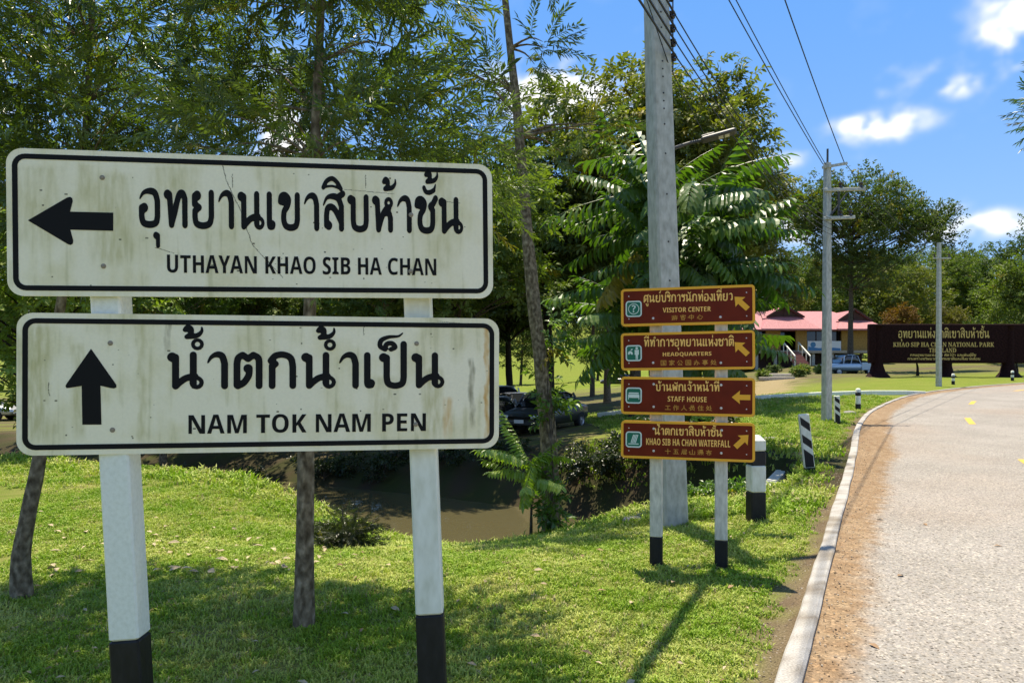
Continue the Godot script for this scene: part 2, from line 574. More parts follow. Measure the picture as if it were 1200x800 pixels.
func build_sky() -> Sky:
	var w := 2048
	var h := 1024
	var data := PackedFloat32Array()
	data.resize(w * h * 4)
	var cl := FastNoiseLite.new()
	cl.seed = 21
	cl.noise_type = FastNoiseLite.TYPE_SIMPLEX_SMOOTH
	cl.frequency = 1.0
	cl.fractal_octaves = 6
	cl.fractal_gain = 0.52
	# the puffs seen in the photograph: bearing, elevation (radians), half width, half height, weight
	var puffs := []
	for q in [[1033, 147, 48, 17, 1.25], [1060, 142, 24, 12, 0.7], [1126, 101, 30, 12, 1.05], [1070, 92, 70, 20, 0.42], [1190, 40, 44, 60, 0.95], [1160, 75, 60, 26, 0.4], [922, 187, 26, 10, 0.75], [915, 218, 22, 10, 0.55], [655, 108, 80, 42, 1.15], [705, 120, 70, 24, 0.8], [325, 140, 42, 55, 1.2], [10, 128, 30, 22, 1.0], [1150, 265, 60, 16, 0.95], [1120, 240, 20, 14, 0.7], [960, 262, 60, 30, 0.8], [480, 60, 40, 20, 0.5], [30, 330, 120, 60, 0.8], [700, 300, 240, 50, 0.6], [1010, 192, 24, 14, 0.35]]:
		var a := atan2((q[0] - 600.0) / FL, 1.0)
		puffs.append([a, atan((HORIZON - q[1]) / FL * cos(a)), q[2] / FL, q[3] / FL, q[4]])
	for y in h / 2 + 2:
		var el := (0.5 - (y + 0.5) / h) * PI
		var up := maxf(sin(el), 0.0)
		var base := Vector3(0.062, 0.185, 0.455).lerp(Vector3(0.27, 0.40, 0.55), pow(1.0 - up, 4.0) * 0.92)
		for x in w:
			var az := (x + 0.5) / w * TAU
			if az > PI:
				az -= TAU
			var ce := cos(el)
			var dir := Vector3(sin(az) * ce, sin(el), -cos(az) * ce)
			var cover := 0.0
			if absf(az) < 0.75 and el < 0.62:
				var n := cl.get_noise_3d(dir.x * 9.0, dir.y * 13.0, dir.z * 9.0) + 0.4 * cl.get_noise_3d(dir.x * 30.0, dir.y * 40.0, dir.z * 30.0)
				for p in puffs:
					var u: float = (az - p[0]) / p[2]
					var v: float = (el - p[1]) / p[3]
					var r := u * u + v * v
					if r < 4.0:
						cover = maxf(cover, p[4] * exp(-r * 1.1) * (1.0 + n * 1.9) + n * 0.28 * exp(-r * 0.8))
				cover = smoothstep(0.12, 1.25, cover) + maxf(0.0, n - 0.25) * 0.12
			else:
				var k := 1.0 / (up + 0.22)
				var n := cl.get_noise_3d(dir.x * k * 1.7 + 7.0, 3.0, dir.z * k * 1.7)
				var edge := clampf((maxf(absf(az) - 0.75, el - 0.62)) * 5.0, 0.0, 1.0)
				cover = smoothstep(0.02, 0.45, n) * 0.9 * edge
			cover = clampf(cover, 0.0, 1.0)
			var c := base.lerp(Vector3(0.44, 0.47, 0.51).lerp(Vector3(0.60, 0.60, 0.595), cover * cover), cover)
			var o := (y * w + x) * 4
			data[o] = c.x
			data[o + 1] = c.y
			data[o + 2] = c.z
			data[o + 3] = 1.0
	for i in range((h / 2 + 2) * w * 4, w * h * 4, 4):
		data[i] = 0.16
		data[i + 1] = 0.17
		data[i + 2] = 0.12
		data[i + 3] = 1.0
	var im := Image.create_from_data(w, h, false, Image.FORMAT_RGBAF, data.to_byte_array())
	var pm := PanoramaSkyMaterial.new()
	pm.panorama = ImageTexture.create_from_image(im)
	var sky := Sky.new()
	sky.sky_material = pm
	return sky

# ---------------------------------------------------------------- lettering
# Thai letters as pen strokes on a body one unit high: b = blob, o = ring, l = straight strokes, c = curve, t = curve that starts thin, h = hairline. Each letter: strokes, advance, where marks above or below sit.
var thai := {
	"น": ["b .12,.84 .12|l .2,.84 .2,.1|c .2,.1 .31,.21 .46,.31 .66,.35|l .62,.9 .62,.16|o .7,.19 .12", 0.93, 0.62],
	"บ": ["b .12,.84 .12|l .2,.84 .2,.32|c .2,.32 .24,.15 .42,.09 .6,.15 .64,.32|l .64,.32 .64,.9", 0.84, 0.62],
	"ป": ["b .12,.84 .12|l .2,.84 .2,.32|c .2,.32 .24,.15 .42,.09 .6,.15 .64,.32|l .64,.32 .64,1.2", 0.84, 0.36],
	"ท": ["b .12,.84 .12|l .18,.84 .24,.1|c .24,.12 .34,.4 .42,.68 .5,.86 .6,.87 .66,.74|l .66,.74 .66,.1", 0.86, 0.62],
	"ย": ["b .19,.83 .125|l .11,.82 .11,.62 .25,.54|l .25,.54 .12,.45 .12,.3|c .12,.3 .17,.14 .38,.09 .58,.15 .64,.32|l .64,.32 .64,.9", 0.84, 0.62],
	"า": ["t .04,.7 .12,.84 .25,.91 .38,.87 .44,.68|l .44,.68 .44,.1", 0.64, 0.3],
	"เ": ["l .1,.9 .1,.2|c .1,.2 .12,.11 .2,.11|b .19,.16 .11", 0.40, 0.1],
	"แ": ["l .1,.9 .1,.2|c .1,.2 .12,.11 .2,.11|b .19,.16 .11|l .46,.9 .46,.2|c .46,.2 .48,.11 .56,.11|b .55,.16 .11", 0.76, 0.1],
	"อ": ["t .04,.72 .14,.86 .32,.91 .5,.87 .58,.68|l .58,.68 .58,.3|c .58,.3 .53,.14 .33,.09 .14,.14 .09,.3|l .09,.3 .09,.5|b .17,.5 .12", 0.78, 0.55],
	"ข": ["b .14,.74 .1|c .07,.74 .1,.87 .22,.9 .33,.8 .29,.63 .19,.5 .17,.3 .23,.14 .4,.09 .57,.14 .62,.3|l .62,.3 .62,.9", 0.82, 0.6],
	"ช": ["b .14,.74 .1|c .07,.74 .1,.87 .22,.9 .33,.8 .29,.63 .19,.5 .17,.3 .23,.14 .4,.09 .57,.14 .62,.3|l .62,.3 .62,.62|c .62,.62 .54,.72 .64,.8 .72,.93", 0.82, 0.58],
	"ส": ["t .03,.68 .14,.86 .32,.91 .52,.86 .63,.66|l .63,.66 .63,.1|l .5,.88 .68,.98|b .2,.17 .12|l .13,.17 .13,.42|c .13,.42 .17,.6 .3,.64 .44,.54 .62,.26", 0.83, 0.58],
	"ล": ["t .03,.68 .14,.86 .32,.91 .52,.86 .63,.66|l .63,.66 .63,.1|b .2,.17 .12|l .13,.17 .13,.42|c .13,.42 .17,.6 .3,.64 .44,.54 .62,.26", 0.83, 0.58],
	"ห": ["b .12,.84 .12|l .18,.84 .22,.1|c .22,.12 .34,.42 .46,.6 .58,.66|c .44,.52 .58,.52 .63,.36|l .63,.4 .63,.1|o .57,.78 .1", 0.84, 0.6],
	"ต": ["l .1,.12 .1,.66|c .1,.66 .13,.82 .24,.9|l .24,.9 .37,.8 .5,.9|c .5,.9 .62,.82 .64,.66|l .64,.66 .64,.1|c .12,.1 .26,.18 .38,.36 .4,.5|b .37,.55 .115", 0.84, 0.62],
	"ก": ["l .12,.1 .12,.62|l .12,.6 .2,.67 .09,.75|c .09,.75 .2,.88 .4,.91 .58,.82 .63,.6|l .63,.6 .63,.1", 0.84, 0.62],
	"ศ": ["l .1,.1 .1,.6|c .1,.6 .18,.86 .36,.9 .56,.84 .62,.6|l .62,.6 .62,.1|b .36,.52 .1|c .38,.45 .3,.3 .12,.16|l .54,.84 .7,1.0", 0.82, 0.6],
	"ด": ["l .1,.1 .1,.6|c .1,.6 .18,.86 .36,.9 .56,.84 .62,.6|l .62,.6 .62,.1|b .36,.52 .1|c .38,.45 .3,.3 .12,.16", 0.82, 0.6],
	"ร": ["c .05,.78 .14,.9 .26,.85 .42,.78 .48,.9|l .1,.72 .42,.6|c .42,.62 .44,.5 .42,.2|b .34,.17 .11", 0.62, 0.36],
	"ง": ["b .3,.84 .11|l .4,.84 .4,.25|c .4,.3 .38,.12 .28,.11 .15,.3 .05,.45", 0.58, 0.36],
	"ว": ["t .05,.75 .2,.9 .42,.87 .5,.65|l .5,.65 .5,.2|b .42,.17 .12", 0.68, 0.42],
	"พ": ["b .13,.84 .12|l .1,.84 .18,.1 .38,.7 .58,.1 .68,.9", 0.86, 0.62],
	"จ": ["t .05,.75 .2,.9 .45,.87 .52,.65|l .52,.65 .52,.14|c .52,.14 .4,.14 .25,.3|b .2,.42 .1", 0.70, 0.46],
	"ม": ["b .12,.84 .13|l .2,.84 .2,.2|b .2,.17 .11|c .2,.12 .4,.22 .64,.3|l .64,.9 .64,.1", 0.84, 0.62],
	"ะ": ["b .12,.7 .08|c .12,.62 .26,.58 .38,.8|b .12,.25 .08|c .12,.17 .26,.13 .38,.35", 0.54, 0.2],
	"ธ": ["c .08,.72 .2,.9 .36,.84 .56,.9|l .1,.66 .5,.58|c .5,.58 .6,.4 .54,.14 .3,.09 .12,.16|l .12,.16 .12,.45", 0.72, 0.5],
	"ุ": ["b -.02,-.17 .09|l .04,-.17 .04,-.42", 0.0, 0.0],
	"ู": ["b -.2,-.17 .085|c -.14,-.2 -.13,-.36 -.04,-.42 .06,-.36 .06,-.14", 0.0, 0.0],
	"ิ": ["c -.55,1.13 -.44,1.29 -.25,1.36 -.08,1.26 .04,1.1|h -.55,1.13 -.25,1.17 .02,1.1", 0.0, 0.0],
	"ี": ["c -.55,1.13 -.44,1.29 -.25,1.36 -.08,1.26 .04,1.1|h -.55,1.13 -.25,1.17 .02,1.1|l .03,1.12 .03,1.45", 0.0, 0.0],
	"ื": ["c -.55,1.13 -.44,1.29 -.25,1.36 -.08,1.26 .04,1.1|h -.55,1.13 -.25,1.17 .02,1.1|l .05,1.12 .05,1.45|l -.12,1.22 -.12,1.45", 0.0, 0.0],
	"ั": ["b -.26,1.2 .06|c -.26,1.2 -.2,1.1 -.06,1.08 .08,1.14|t .14,1.3 .1,1.18 .0,1.1 -.12,1.08", 0.0, 0.0],
	"็": ["t .26,1.5 .14,1.41 -.1,1.39 -.3,1.3 -.33,1.14 -.2,1.06|c -.2,1.06 -.16,1.2 -.02,1.22 .06,1.12 -.05,1.06", 0.0, 0.0],
	"ํ": ["o .1,1.17 .11", 0.0, 0.0],
	"้": ["b -.14,.18 .06|c -.19,.18 -.13,.25 -.05,.2 -.06,.08 -.15,0|t .2,.26 .2,.14 .08,.03 -.15,0", 0.0, 0.0],
	"่": ["l .03,0 .03,.24", 0.0, 0.0],
	"์": ["b -.04,.1 .065|c .02,.06 .08,.14 .06,.2 .18,.32", 0.0, 0.0],
	" ": ["", 0.5, 0.2],
	# Chinese characters, drawn in a square one unit high
	"游": ["l .05,.85 .15,.75|l .02,.58 .12,.5|l .05,.1 .16,.38|l .38,.92 .38,.78|l .22,.72 .56,.72|l .34,.72 .3,.3 .2,.1|l .32,.5 .52,.5 .48,.12|l .66,.92 .6,.7|l .62,.76 .96,.76|l .64,.55 .9,.55 .78,.42 .78,.08|l .6,.34 .97,.34", 1.0, 0.5],
	"客": ["l .5,.97 .5,.88|l .08,.68 .08,.84 .92,.84 .92,.68|l .38,.76 .18,.5|l .34,.68 .72,.68 .2,.38|l .4,.58 .9,.36|l .28,.28 .28,.04 .72,.04 .72,.28 .28,.28", 1.0, 0.5],
	"中": ["l .15,.75 .15,.35 .85,.35 .85,.75 .15,.75|l .5,.98 .5,.02", 1.0, 0.5],
	"心": ["l .12,.5 .06,.2|l .3,.65 .3,.15 .4,.06 .7,.06 .74,.25|l .45,.85 .58,.65|l .8,.62 .95,.35", 1.0, 0.5],
	"国": ["l .08,.92 .92,.92 .92,.05 .08,.05 .08,.92|l .28,.74 .72,.74|l .32,.5 .68,.5|l .25,.22 .76,.22|l .5,.74 .5,.22|l .6,.4 .7,.3", 1.0, 0.5],
	"家": ["l .5,.98 .5,.88|l .08,.68 .08,.84 .92,.84 .92,.68|l .25,.68 .75,.68|l .5,.66 .2,.48|l .42,.58 .58,.35 .5,.05 .4,.08|l .5,.44 .16,.26|l .54,.3 .14,.06|l .58,.4 .92,.1|l .82,.54 .6,.4", 1.0, 0.5],
	"公": ["l .36,.9 .08,.5|l .62,.9 .92,.5|l .46,.5 .2,.1 .78,.12|l .64,.34 .84,.02", 1.0, 0.5],
	"园": ["l .08,.92 .92,.92 .92,.05 .08,.05 .08,.92|l .32,.72 .68,.72|l .24,.52 .76,.52|l .44,.52 .4,.34 .24,.2|l .58,.52 .58,.24 .76,.24 .76,.34", 1.0, 0.5],
	"办": ["l .1,.66 .7,.66 .64,.1 .5,.1|l .44,.95 .4,.5 .12,.06|l .18,.42 .06,.2|l .82,.46 .94,.24", 1.0, 0.5],
	"事": ["l .08,.86 .92,.86|l .24,.74 .24,.6 .76,.6 .76,.74 .24,.74|l .2,.48 .8,.48 .8,.24 .2,.24|l .04,.36 .96,.36|l .5,.98 .5,.03 .36,.06", 1.0, 0.5],
	"处": ["l .26,.95 .06,.45|l .24,.72 .5,.72 .34,.35 .06,.05|l .16,.55 .46,.18 .96,.06|l .72,.95 .72,.2|l .74,.62 .92,.45", 1.0, 0.5],
	"工": ["l .14,.82 .86,.82|l .5,.82 .5,.14|l .04,.14 .96,.14", 1.0, 0.5],
	"作": ["l .3,.95 .06,.5|l .2,.7 .2,.03|l .52,.95 .36,.55|l .46,.74 .96,.74|l .62,.74 .62,.03|l .62,.52 .9,.52|l .62,.3 .92,.3", 1.0, 0.5],
	"人": ["l .48,.95 .44,.5 .06,.05|l .48,.6 .66,.25 .95,.05", 1.0, 0.5],
	"员": ["l .28,.94 .28,.72 .72,.72 .72,.94 .28,.94|l .2,.22 .2,.6 .8,.6 .8,.22|l .5,.5 .46,.25 .1,.04|l .58,.22 .9,.03", 1.0, 0.5],
	"住": ["l .3,.95 .06,.5|l .2,.7 .2,.03|l .6,.97 .68,.85|l .4,.74 .95,.74|l .44,.42 .9,.42|l .66,.74 .66,.08|l .36,.08 .97,.08", 1.0, 0.5],
	"十": ["l .06,.56 .94,.56|l .5,.97 .5,.02", 1.0, 0.5],
	"五": ["l .14,.88 .86,.88|l .46,.88 .36,.1|l .22,.52 .74,.52 .7,.1|l .05,.1 .95,.1", 1.0, 0.5],
	"层": ["l .9,.66 .18,.66 .18,.4 .04,.04|l .18,.9 .9,.9 .9,.66|l .34,.48 .84,.48|l .24,.3 .96,.3|l .52,.3 .36,.08 .8,.1|l .72,.2 .86,.03", 1.0, 0.5],
	"山": ["l .1,.62 .1,.08 .9,.08 .9,.62|l .5,.92 .5,.08", 1.0, 0.5],
	"瀑": ["l .05,.85 .15,.75|l .02,.58 .12,.5|l .04,.08 .16,.38|l .36,.95 .36,.68 .82,.68 .82,.95 .36,.95|l .36,.82 .82,.82|l .28,.56 .92,.56|l .46,.66 .46,.42|l .72,.66 .72,.42|l .22,.42 .97,.42|l .6,.42 .6,.04|l .4,.3 .28,.08|l .76,.3 .94,.08", 1.0, 0.5],
	"布": ["l .06,.76 .94,.76|l .46,.97 .34,.6 .06,.35|l .26,.12 .26,.52 .8,.52 .8,.14|l .54,.66 .54,.02", 1.0, 0.5],
	"·": ["b .3,.5 .1", 0.5, 0.2],
}
var glyphs := {}

func strokes(ch: String, weight: float) -> Array:       # [from, to, radius at from, radius at to]
	var out := []
	for st in thai[ch][0].split("|", false):
		var f: PackedStringArray = st.split(" ", false)
		var pts := []
		for k in range(1, f.size()):
			var xy := f[k].split(",")
			if xy.size() == 2:
				pts.append(Vector2(xy[0].to_float(), xy[1].to_float()))
		if f[0] == "b":
			out.append([pts[0], pts[0], f[2].to_float(), f[2].to_float()])
		elif f[0] == "o":
			for k in 12:
				out.append([pts[0] + Vector2.from_angle(TAU * k / 12.0) * f[2].to_float(), pts[0] + Vector2.from_angle(TAU * (k + 1) / 12.0) * f[2].to_float(), weight * (0.62 if thai[ch][1] > 0.0 else 0.72), weight * (0.62 if thai[ch][1] > 0.0 else 0.72)])
		else:
			var p: Array = pts if f[0] == "l" else curve_through(pts, 4)
			for k in p.size() - 1:
				var w0 := weight
				var w1 := weight
				if f[0] == "t":
					w0 *= lerpf(0.25, 1.0, clampf(1.8 * k / p.size(), 0, 1))
					w1 *= lerpf(0.25, 1.0, clampf(1.8 * (k + 1) / p.size(), 0, 1))
				elif f[0] == "h":
					w0 *= 0.5
					w1 *= 0.5
				out.append([p[k], p[k + 1], w0, w1])
	return out

# the filled outline of a letter as flat triangles (marching squares over the distance to its strokes)
func glyph(ch: String, weight: float) -> PackedVector2Array:
	var key := "%s %.3f" % [ch, weight]
	if glyphs.has(key):
		return glyphs[key]
	var out := PackedVector2Array()
	var segs := strokes(ch, weight * (0.74 if thai[ch][1] == 0.0 else 1.0))
	if segs.size():
		var lo := Vector2(9, 9)
		var hi := Vector2(-9, -9)
		for s in segs:
			var r := Vector2.ONE * (maxf(s[2], s[3]) + 0.04)
			lo = lo.min(s[0] - r).min(s[1] - r)
			hi = hi.max(s[0] + r).max(s[1] + r)
		var cell := 0.03
		var nx := int((hi.x - lo.x) / cell) + 2
		var ny := int((hi.y - lo.y) / cell) + 2
		var f := PackedFloat32Array()
		f.resize(nx * ny)
		f.fill(9.0)
		for s in segs:
			var a: Vector2 = s[0]
			var ab: Vector2 = s[1] - a
			var l2 := maxf(ab.length_squared(), 1e-8)
			var rr := maxf(s[2], s[3]) + cell * 1.6
			var i0 := maxi(0, int((minf(a.x, s[1].x) - rr - lo.x) / cell))
			var i1 := mini(nx - 1, int((maxf(a.x, s[1].x) + rr - lo.x) / cell) + 1)
			var j0 := maxi(0, int((minf(a.y, s[1].y) - rr - lo.y) / cell))
			var j1 := mini(ny - 1, int((maxf(a.y, s[1].y) + rr - lo.y) / cell) + 1)
			for j in range(j0, j1 + 1):
				for i in range(i0, i1 + 1):
					var p := Vector2(lo.x + i * cell, lo.y + j * cell)
					var t := clampf((p - a).dot(ab) / l2, 0.0, 1.0)
					var v: float = p.distance_to(a + ab * t) - lerpf(s[2], s[3], t)
					if v < f[j * nx + i]:
						f[j * nx + i] = v
		for j in ny - 1:
			var i := 0
			while i < nx - 1:
				var q := [f[j * nx + i], f[j * nx + i + 1], f[(j + 1) * nx + i + 1], f[(j + 1) * nx + i]]
				var x0 := lo.x + i * cell
				var y0 := lo.y + j * cell
				if q[0] <= 0 and q[1] <= 0 and q[2] <= 0 and q[3] <= 0:
					var e := i + 1
					while e < nx - 1 and f[j * nx + e + 1] <= 0 and f[(j + 1) * nx + e + 1] <= 0:
						e += 1
					var x1 := lo.x + e * cell
					for p in [Vector2(x0, y0), Vector2(x1, y0), Vector2(x1, y0 + cell), Vector2(x0, y0), Vector2(x1, y0 + cell), Vector2(x0, y0 + cell)]:
						out.append(p)
					i = e
					continue
				var c := [Vector2(x0, y0), Vector2(x0 + cell, y0), Vector2(x0 + cell, y0 + cell), Vector2(x0, y0 + cell)]
				var poly := []
				for k in 4:
					var m := (k + 1) % 4
					if q[k] <= 0:
						poly.append(c[k])
					if (q[k] <= 0) != (q[m] <= 0):
						poly.append(c[k].lerp(c[m], q[k] / (q[k] - q[m])))
				for k in range(1, poly.size() - 1):
					out.append(poly[0]); out.append(poly[k]); out.append(poly[k + 1])
				i += 1
	glyphs[key] = out
	return out

# a line of Thai or Chinese as one flat sheet of cut film; from, to: left and right end of the baseline; height of the body
func written(text: String, from: Vector2, to: Vector2, height: float, weight: float, z: float) -> Shape:
	var places := []
	var x := 0.0
	var hold := 0.0
	for i in text.length():
		var ch := text[i]
		if ch == "ำ":
			places.append(["ํ", hold, 0.0])
			ch = "า"
		if not thai.has(ch):
			continue
		var g: Array = thai[ch]
		if g[1] > 0.0:
			places.append([ch, x, 0.0])
			hold = x + g[2]
			x += g[1]
		elif ch in ["้", "่", "์"]:
			var high := 1.14
			if i > 0 and text[i - 1] in ["ิ", "ี", "ื", "ั"] or i + 1 < text.length() and text[i + 1] == "ำ":
				high = 1.36
			places.append([ch, hold, high])
		else:
			places.append([ch, hold, 0.0])
	var s := Shape.new()
	var sx := from.distance_to(to) / maxf(x - 0.14, 0.1)
	var ax := (to - from).normalized()
	var ay := ax.orthogonal() * -1.0
	if ay.y < 0.0:
		ay = -ay
	for p in places:
		var t := glyph(p[0], weight)
		for k in range(0, t.size(), 3):
			var q := []
			for e in 3:
				var u: Vector2 = from + ax * ((t[k + e].x + p[1]) * sx) + ay * ((t[k + e].y + p[2]) * height)
				q.append(Vector3(u.x, u.y, z))
			s.tri(q[0], q[2], q[1])
	return s

# a line of Latin capitals as thin cut letters; box: lower left and upper right corner
func latin(text: String, lo: Vector2, hi: Vector2, z: float, m: Material, parent: Node, serif := false, bold := true) -> MeshInstance3D:
	var f := SystemFont.new()
	f.font_names = PackedStringArray(["Droid Serif" if serif else "Droid Sans"])
	f.font_weight = 700 if bold else 400
	var t := TextMesh.new()
	t.text = text
	t.font = f
	t.font_size = 64
	t.pixel_size = 0.01
	t.depth = 0.05
	t.curve_step = 1.0
	var b := t.get_aabb()
	var o := part("lettering", t, m, parent)
	var k := Vector2((hi.x - lo.x) / b.size.x, (hi.y - lo.y) / b.size.y)
	o.transform = Transform3D(Basis.from_scale(Vector3(k.x, k.y, 0.02)), Vector3(lo.x - b.position.x * k.x, lo.y - b.position.y * k.y, z))
	return o

func rounded(w: float, h: float, r: float, n := 6) -> PackedVector2Array:
	var p := PackedVector2Array()
	for c in [[1, -1, -90], [1, 1, 0], [-1, 1, 90], [-1, -1, 180]]:
		for k in n + 1:
			p.append(Vector2(c[0] * (w / 2 - r), c[1] * (h / 2 - r)) + Vector2.from_angle(deg_to_rad(c[2] + 90.0 * k / n)) * r)
	return p

func ring(w: float, h: float, r: float, thick: float, z: float) -> Shape:
	var s := Shape.new()
	var a := rounded(w, h, r)
	var b := rounded(w - 2 * thick, h - 2 * thick, maxf(r - thick, 0.004))
	for i in a.size():
		var j := (i + 1) % a.size()
		s.quad(Vector3(a[i].x, a[i].y, z), Vector3(b[i].x, b[i].y, z), Vector3(b[j].x, b[j].y, z), Vector3(a[j].x, a[j].y, z))
	return s

# where the line of sight through a point of the photograph meets a panel, in the panel's own axes
func on_panel(t: Transform3D, px: float, py: float) -> Vector2:
	var dir := Vector3((px - 600.0) / FL, (HORIZON - py) / FL, -1.0)
	var eye := Vector3(0, EYE, 0)
	var hit := eye + dir * ((t.origin - eye).dot(t.basis.z) / dir.dot(t.basis.z))
	var q := t.affine_inverse() * hit
	return Vector2(q.x, q.y)

func flat_shape(t: Transform3D, pts: Array, z: float) -> Shape:
	var poly := PackedVector2Array()
	for p in pts:
		poly.append(on_panel(t, p[0], p[1]))
	if Geometry2D.is_polygon_clockwise(poly):
		poly.reverse()
	var s := Shape.new()
	s.plate(Transform3D(), poly, z, z)
	return s

# weathered white sheet: algae in streaks below the rim, rust runs, scuffs and scratches
func weathered_sheet(w: int, h: int, seed_: int, runs: Array, scratches: Array) -> ImageTexture:
	var im := Image.create(w, h, false, Image.FORMAT_RGB8)
	var f := FastNoiseLite.new()
	f.seed = seed_
	f.frequency = 0.012
	f.fractal_octaves = 5
	for y in h:
		for x in w:
			var patch := f.get_noise_2d(x * 0.55, y * 0.5)
			var streak := f.get_noise_2d(x * 3.2 + 500.0, y * 0.22)
			var grain := f.get_noise_2d(x * 9.0, y * 9.0 + 300.0)
			var algae := clampf(0.20 + patch * 1.1 + streak * 0.35, 0.0, 1.0)
			var c := Color(0.905, 0.872, 0.755).lerp(Color(0.84, 0.805, 0.64), algae)
			c = c.lerp(Color(0.68, 0.66, 0.50), clampf((streak + patch * 0.6) * 1.0 - 0.38, 0.0, 0.35))
			c = c * (1.0 + grain * 0.02)
			for r in runs:      # x, y from, y to, half width, colour, strength
				var u: float = absf(x - r[0] - f.get_noise_2d(y * 1.5, r[0]) * 6.0) / r[3]
				if u < 1.0 and y > r[1] and y < r[2]:
					var k: float = (1.0 - u * u) * r[5] * (0.75 + 0.9 * f.get_noise_2d(x * 6.0, y * 1.2)) * minf(1.0, minf((r[2] - y) / 30.0, (y - r[1]) / 12.0))
					c = c.lerp(r[4], clampf(k, 0.0, 1.0))
			im.set_pixel(x, y, c)
	var rg := RandomNumberGenerator.new()
	rg.seed = seed_
	for i in 46:
		var p := Vector2i(rg.randi_range(20, w - 20), rg.randi_range(20, h - 20))
		var sz := rg.randi_range(1, 3)
		im.fill_rect(Rect2i(p, Vector2i(sz + rg.randi_range(0, 3), sz)), Color(0.30, 0.28, 0.2).lerp(Color(0.5, 0.49, 0.4), rg.randf()))
	for sc in scratches:
		for i in sc.size() - 1:
			var a: Vector2 = sc[i]
			var b: Vector2 = sc[i + 1]
			var n := int(a.distance_to(b))
			for k in n:
				var p := a.lerp(b, float(k) / n) + Vector2(f.get_noise_1d(k * 4.0) * 2.0, 0)
				var wd := 1 if rg.randf() < 0.6 else 2
				im.fill_rect(Rect2i(int(p.x), int(p.y), wd, 1), Color(0.36, 0.34, 0.26) if rg.randf() < 0.75 else Color(0.6, 0.58, 0.5))
	return ImageTexture.create_from_image(im)

func sheet_shape(outline: PackedVector2Array, w: float, h: float, z0: float, z1: float) -> Shape:
	var s := Shape.new()
	s.plate(Transform3D(), outline, z0, z1)
	for p in s.v:
		s.uv.append(Vector2(p.x / w + 0.5, 0.5 - p.y / h))
	return s

func bolt_on(parent: Node, p: Vector2, z: float, r: float, m: Material) -> void:
	var key := "bolt %.4f" % r
	if not mesh_cache.has(key):
		var s := Shape.new()
		s.smooth = false
		s.lathe(Transform3D(Basis(Vector3.RIGHT, PI / 2), Vector3.ZERO), [Vector2(r * 1.5, 0), Vector2(r * 1.5, r * 0.25), Vector2(r, r * 0.3), Vector2(r * 0.8, r * 0.75), Vector2(0, r * 0.9)], 10)
		mesh_cache[key] = s.commit()
	var o := part("bolt", mesh_cache[key], m, parent)
	o.position = Vector3(p.x, p.y, z)

func panel_frame(l: Vector3, r: Vector3) -> Transform3D:      # centre of a panel between its left and right ends, z towards the reader
	var x := (r - l).normalized()
	return Transform3D(Basis(x, Vector3.UP, x.cross(Vector3.UP)).orthonormalized(), (l + r) / 2.0)

# a timber or concrete post from below ground; foot painted black
func painted_post(parent: Node, foot: Vector3, top: Vector3, w: float, black_from: float, turn: float, light: Material) -> void:
	var up := (top - foot).normalized()
	var x := Vector3(cos(turn), 0, -sin(turn))
	x = (x - up * x.dot(up)).normalized()
	var b := Basis(x, up, x.cross(up))
	var n := foot.distance_to(top)
	var k := black_from / n
	var s := Shape.new()
	s.box(Transform3D(b, foot.lerp(top, (k + 1.0) / 2.0)), Vector3(w, n * (1.0 - k), w), 0.008)
	var post := part("post", s, light, parent)
	s = Shape.new()
	s.box(Transform3D(b, foot.lerp(top, k) - up * (black_from + 0.3) / 2.0), Vector3(w + 0.002, black_from + 0.3, w + 0.002), 0.008)
	part("black_base", s, M.black_paint, post)

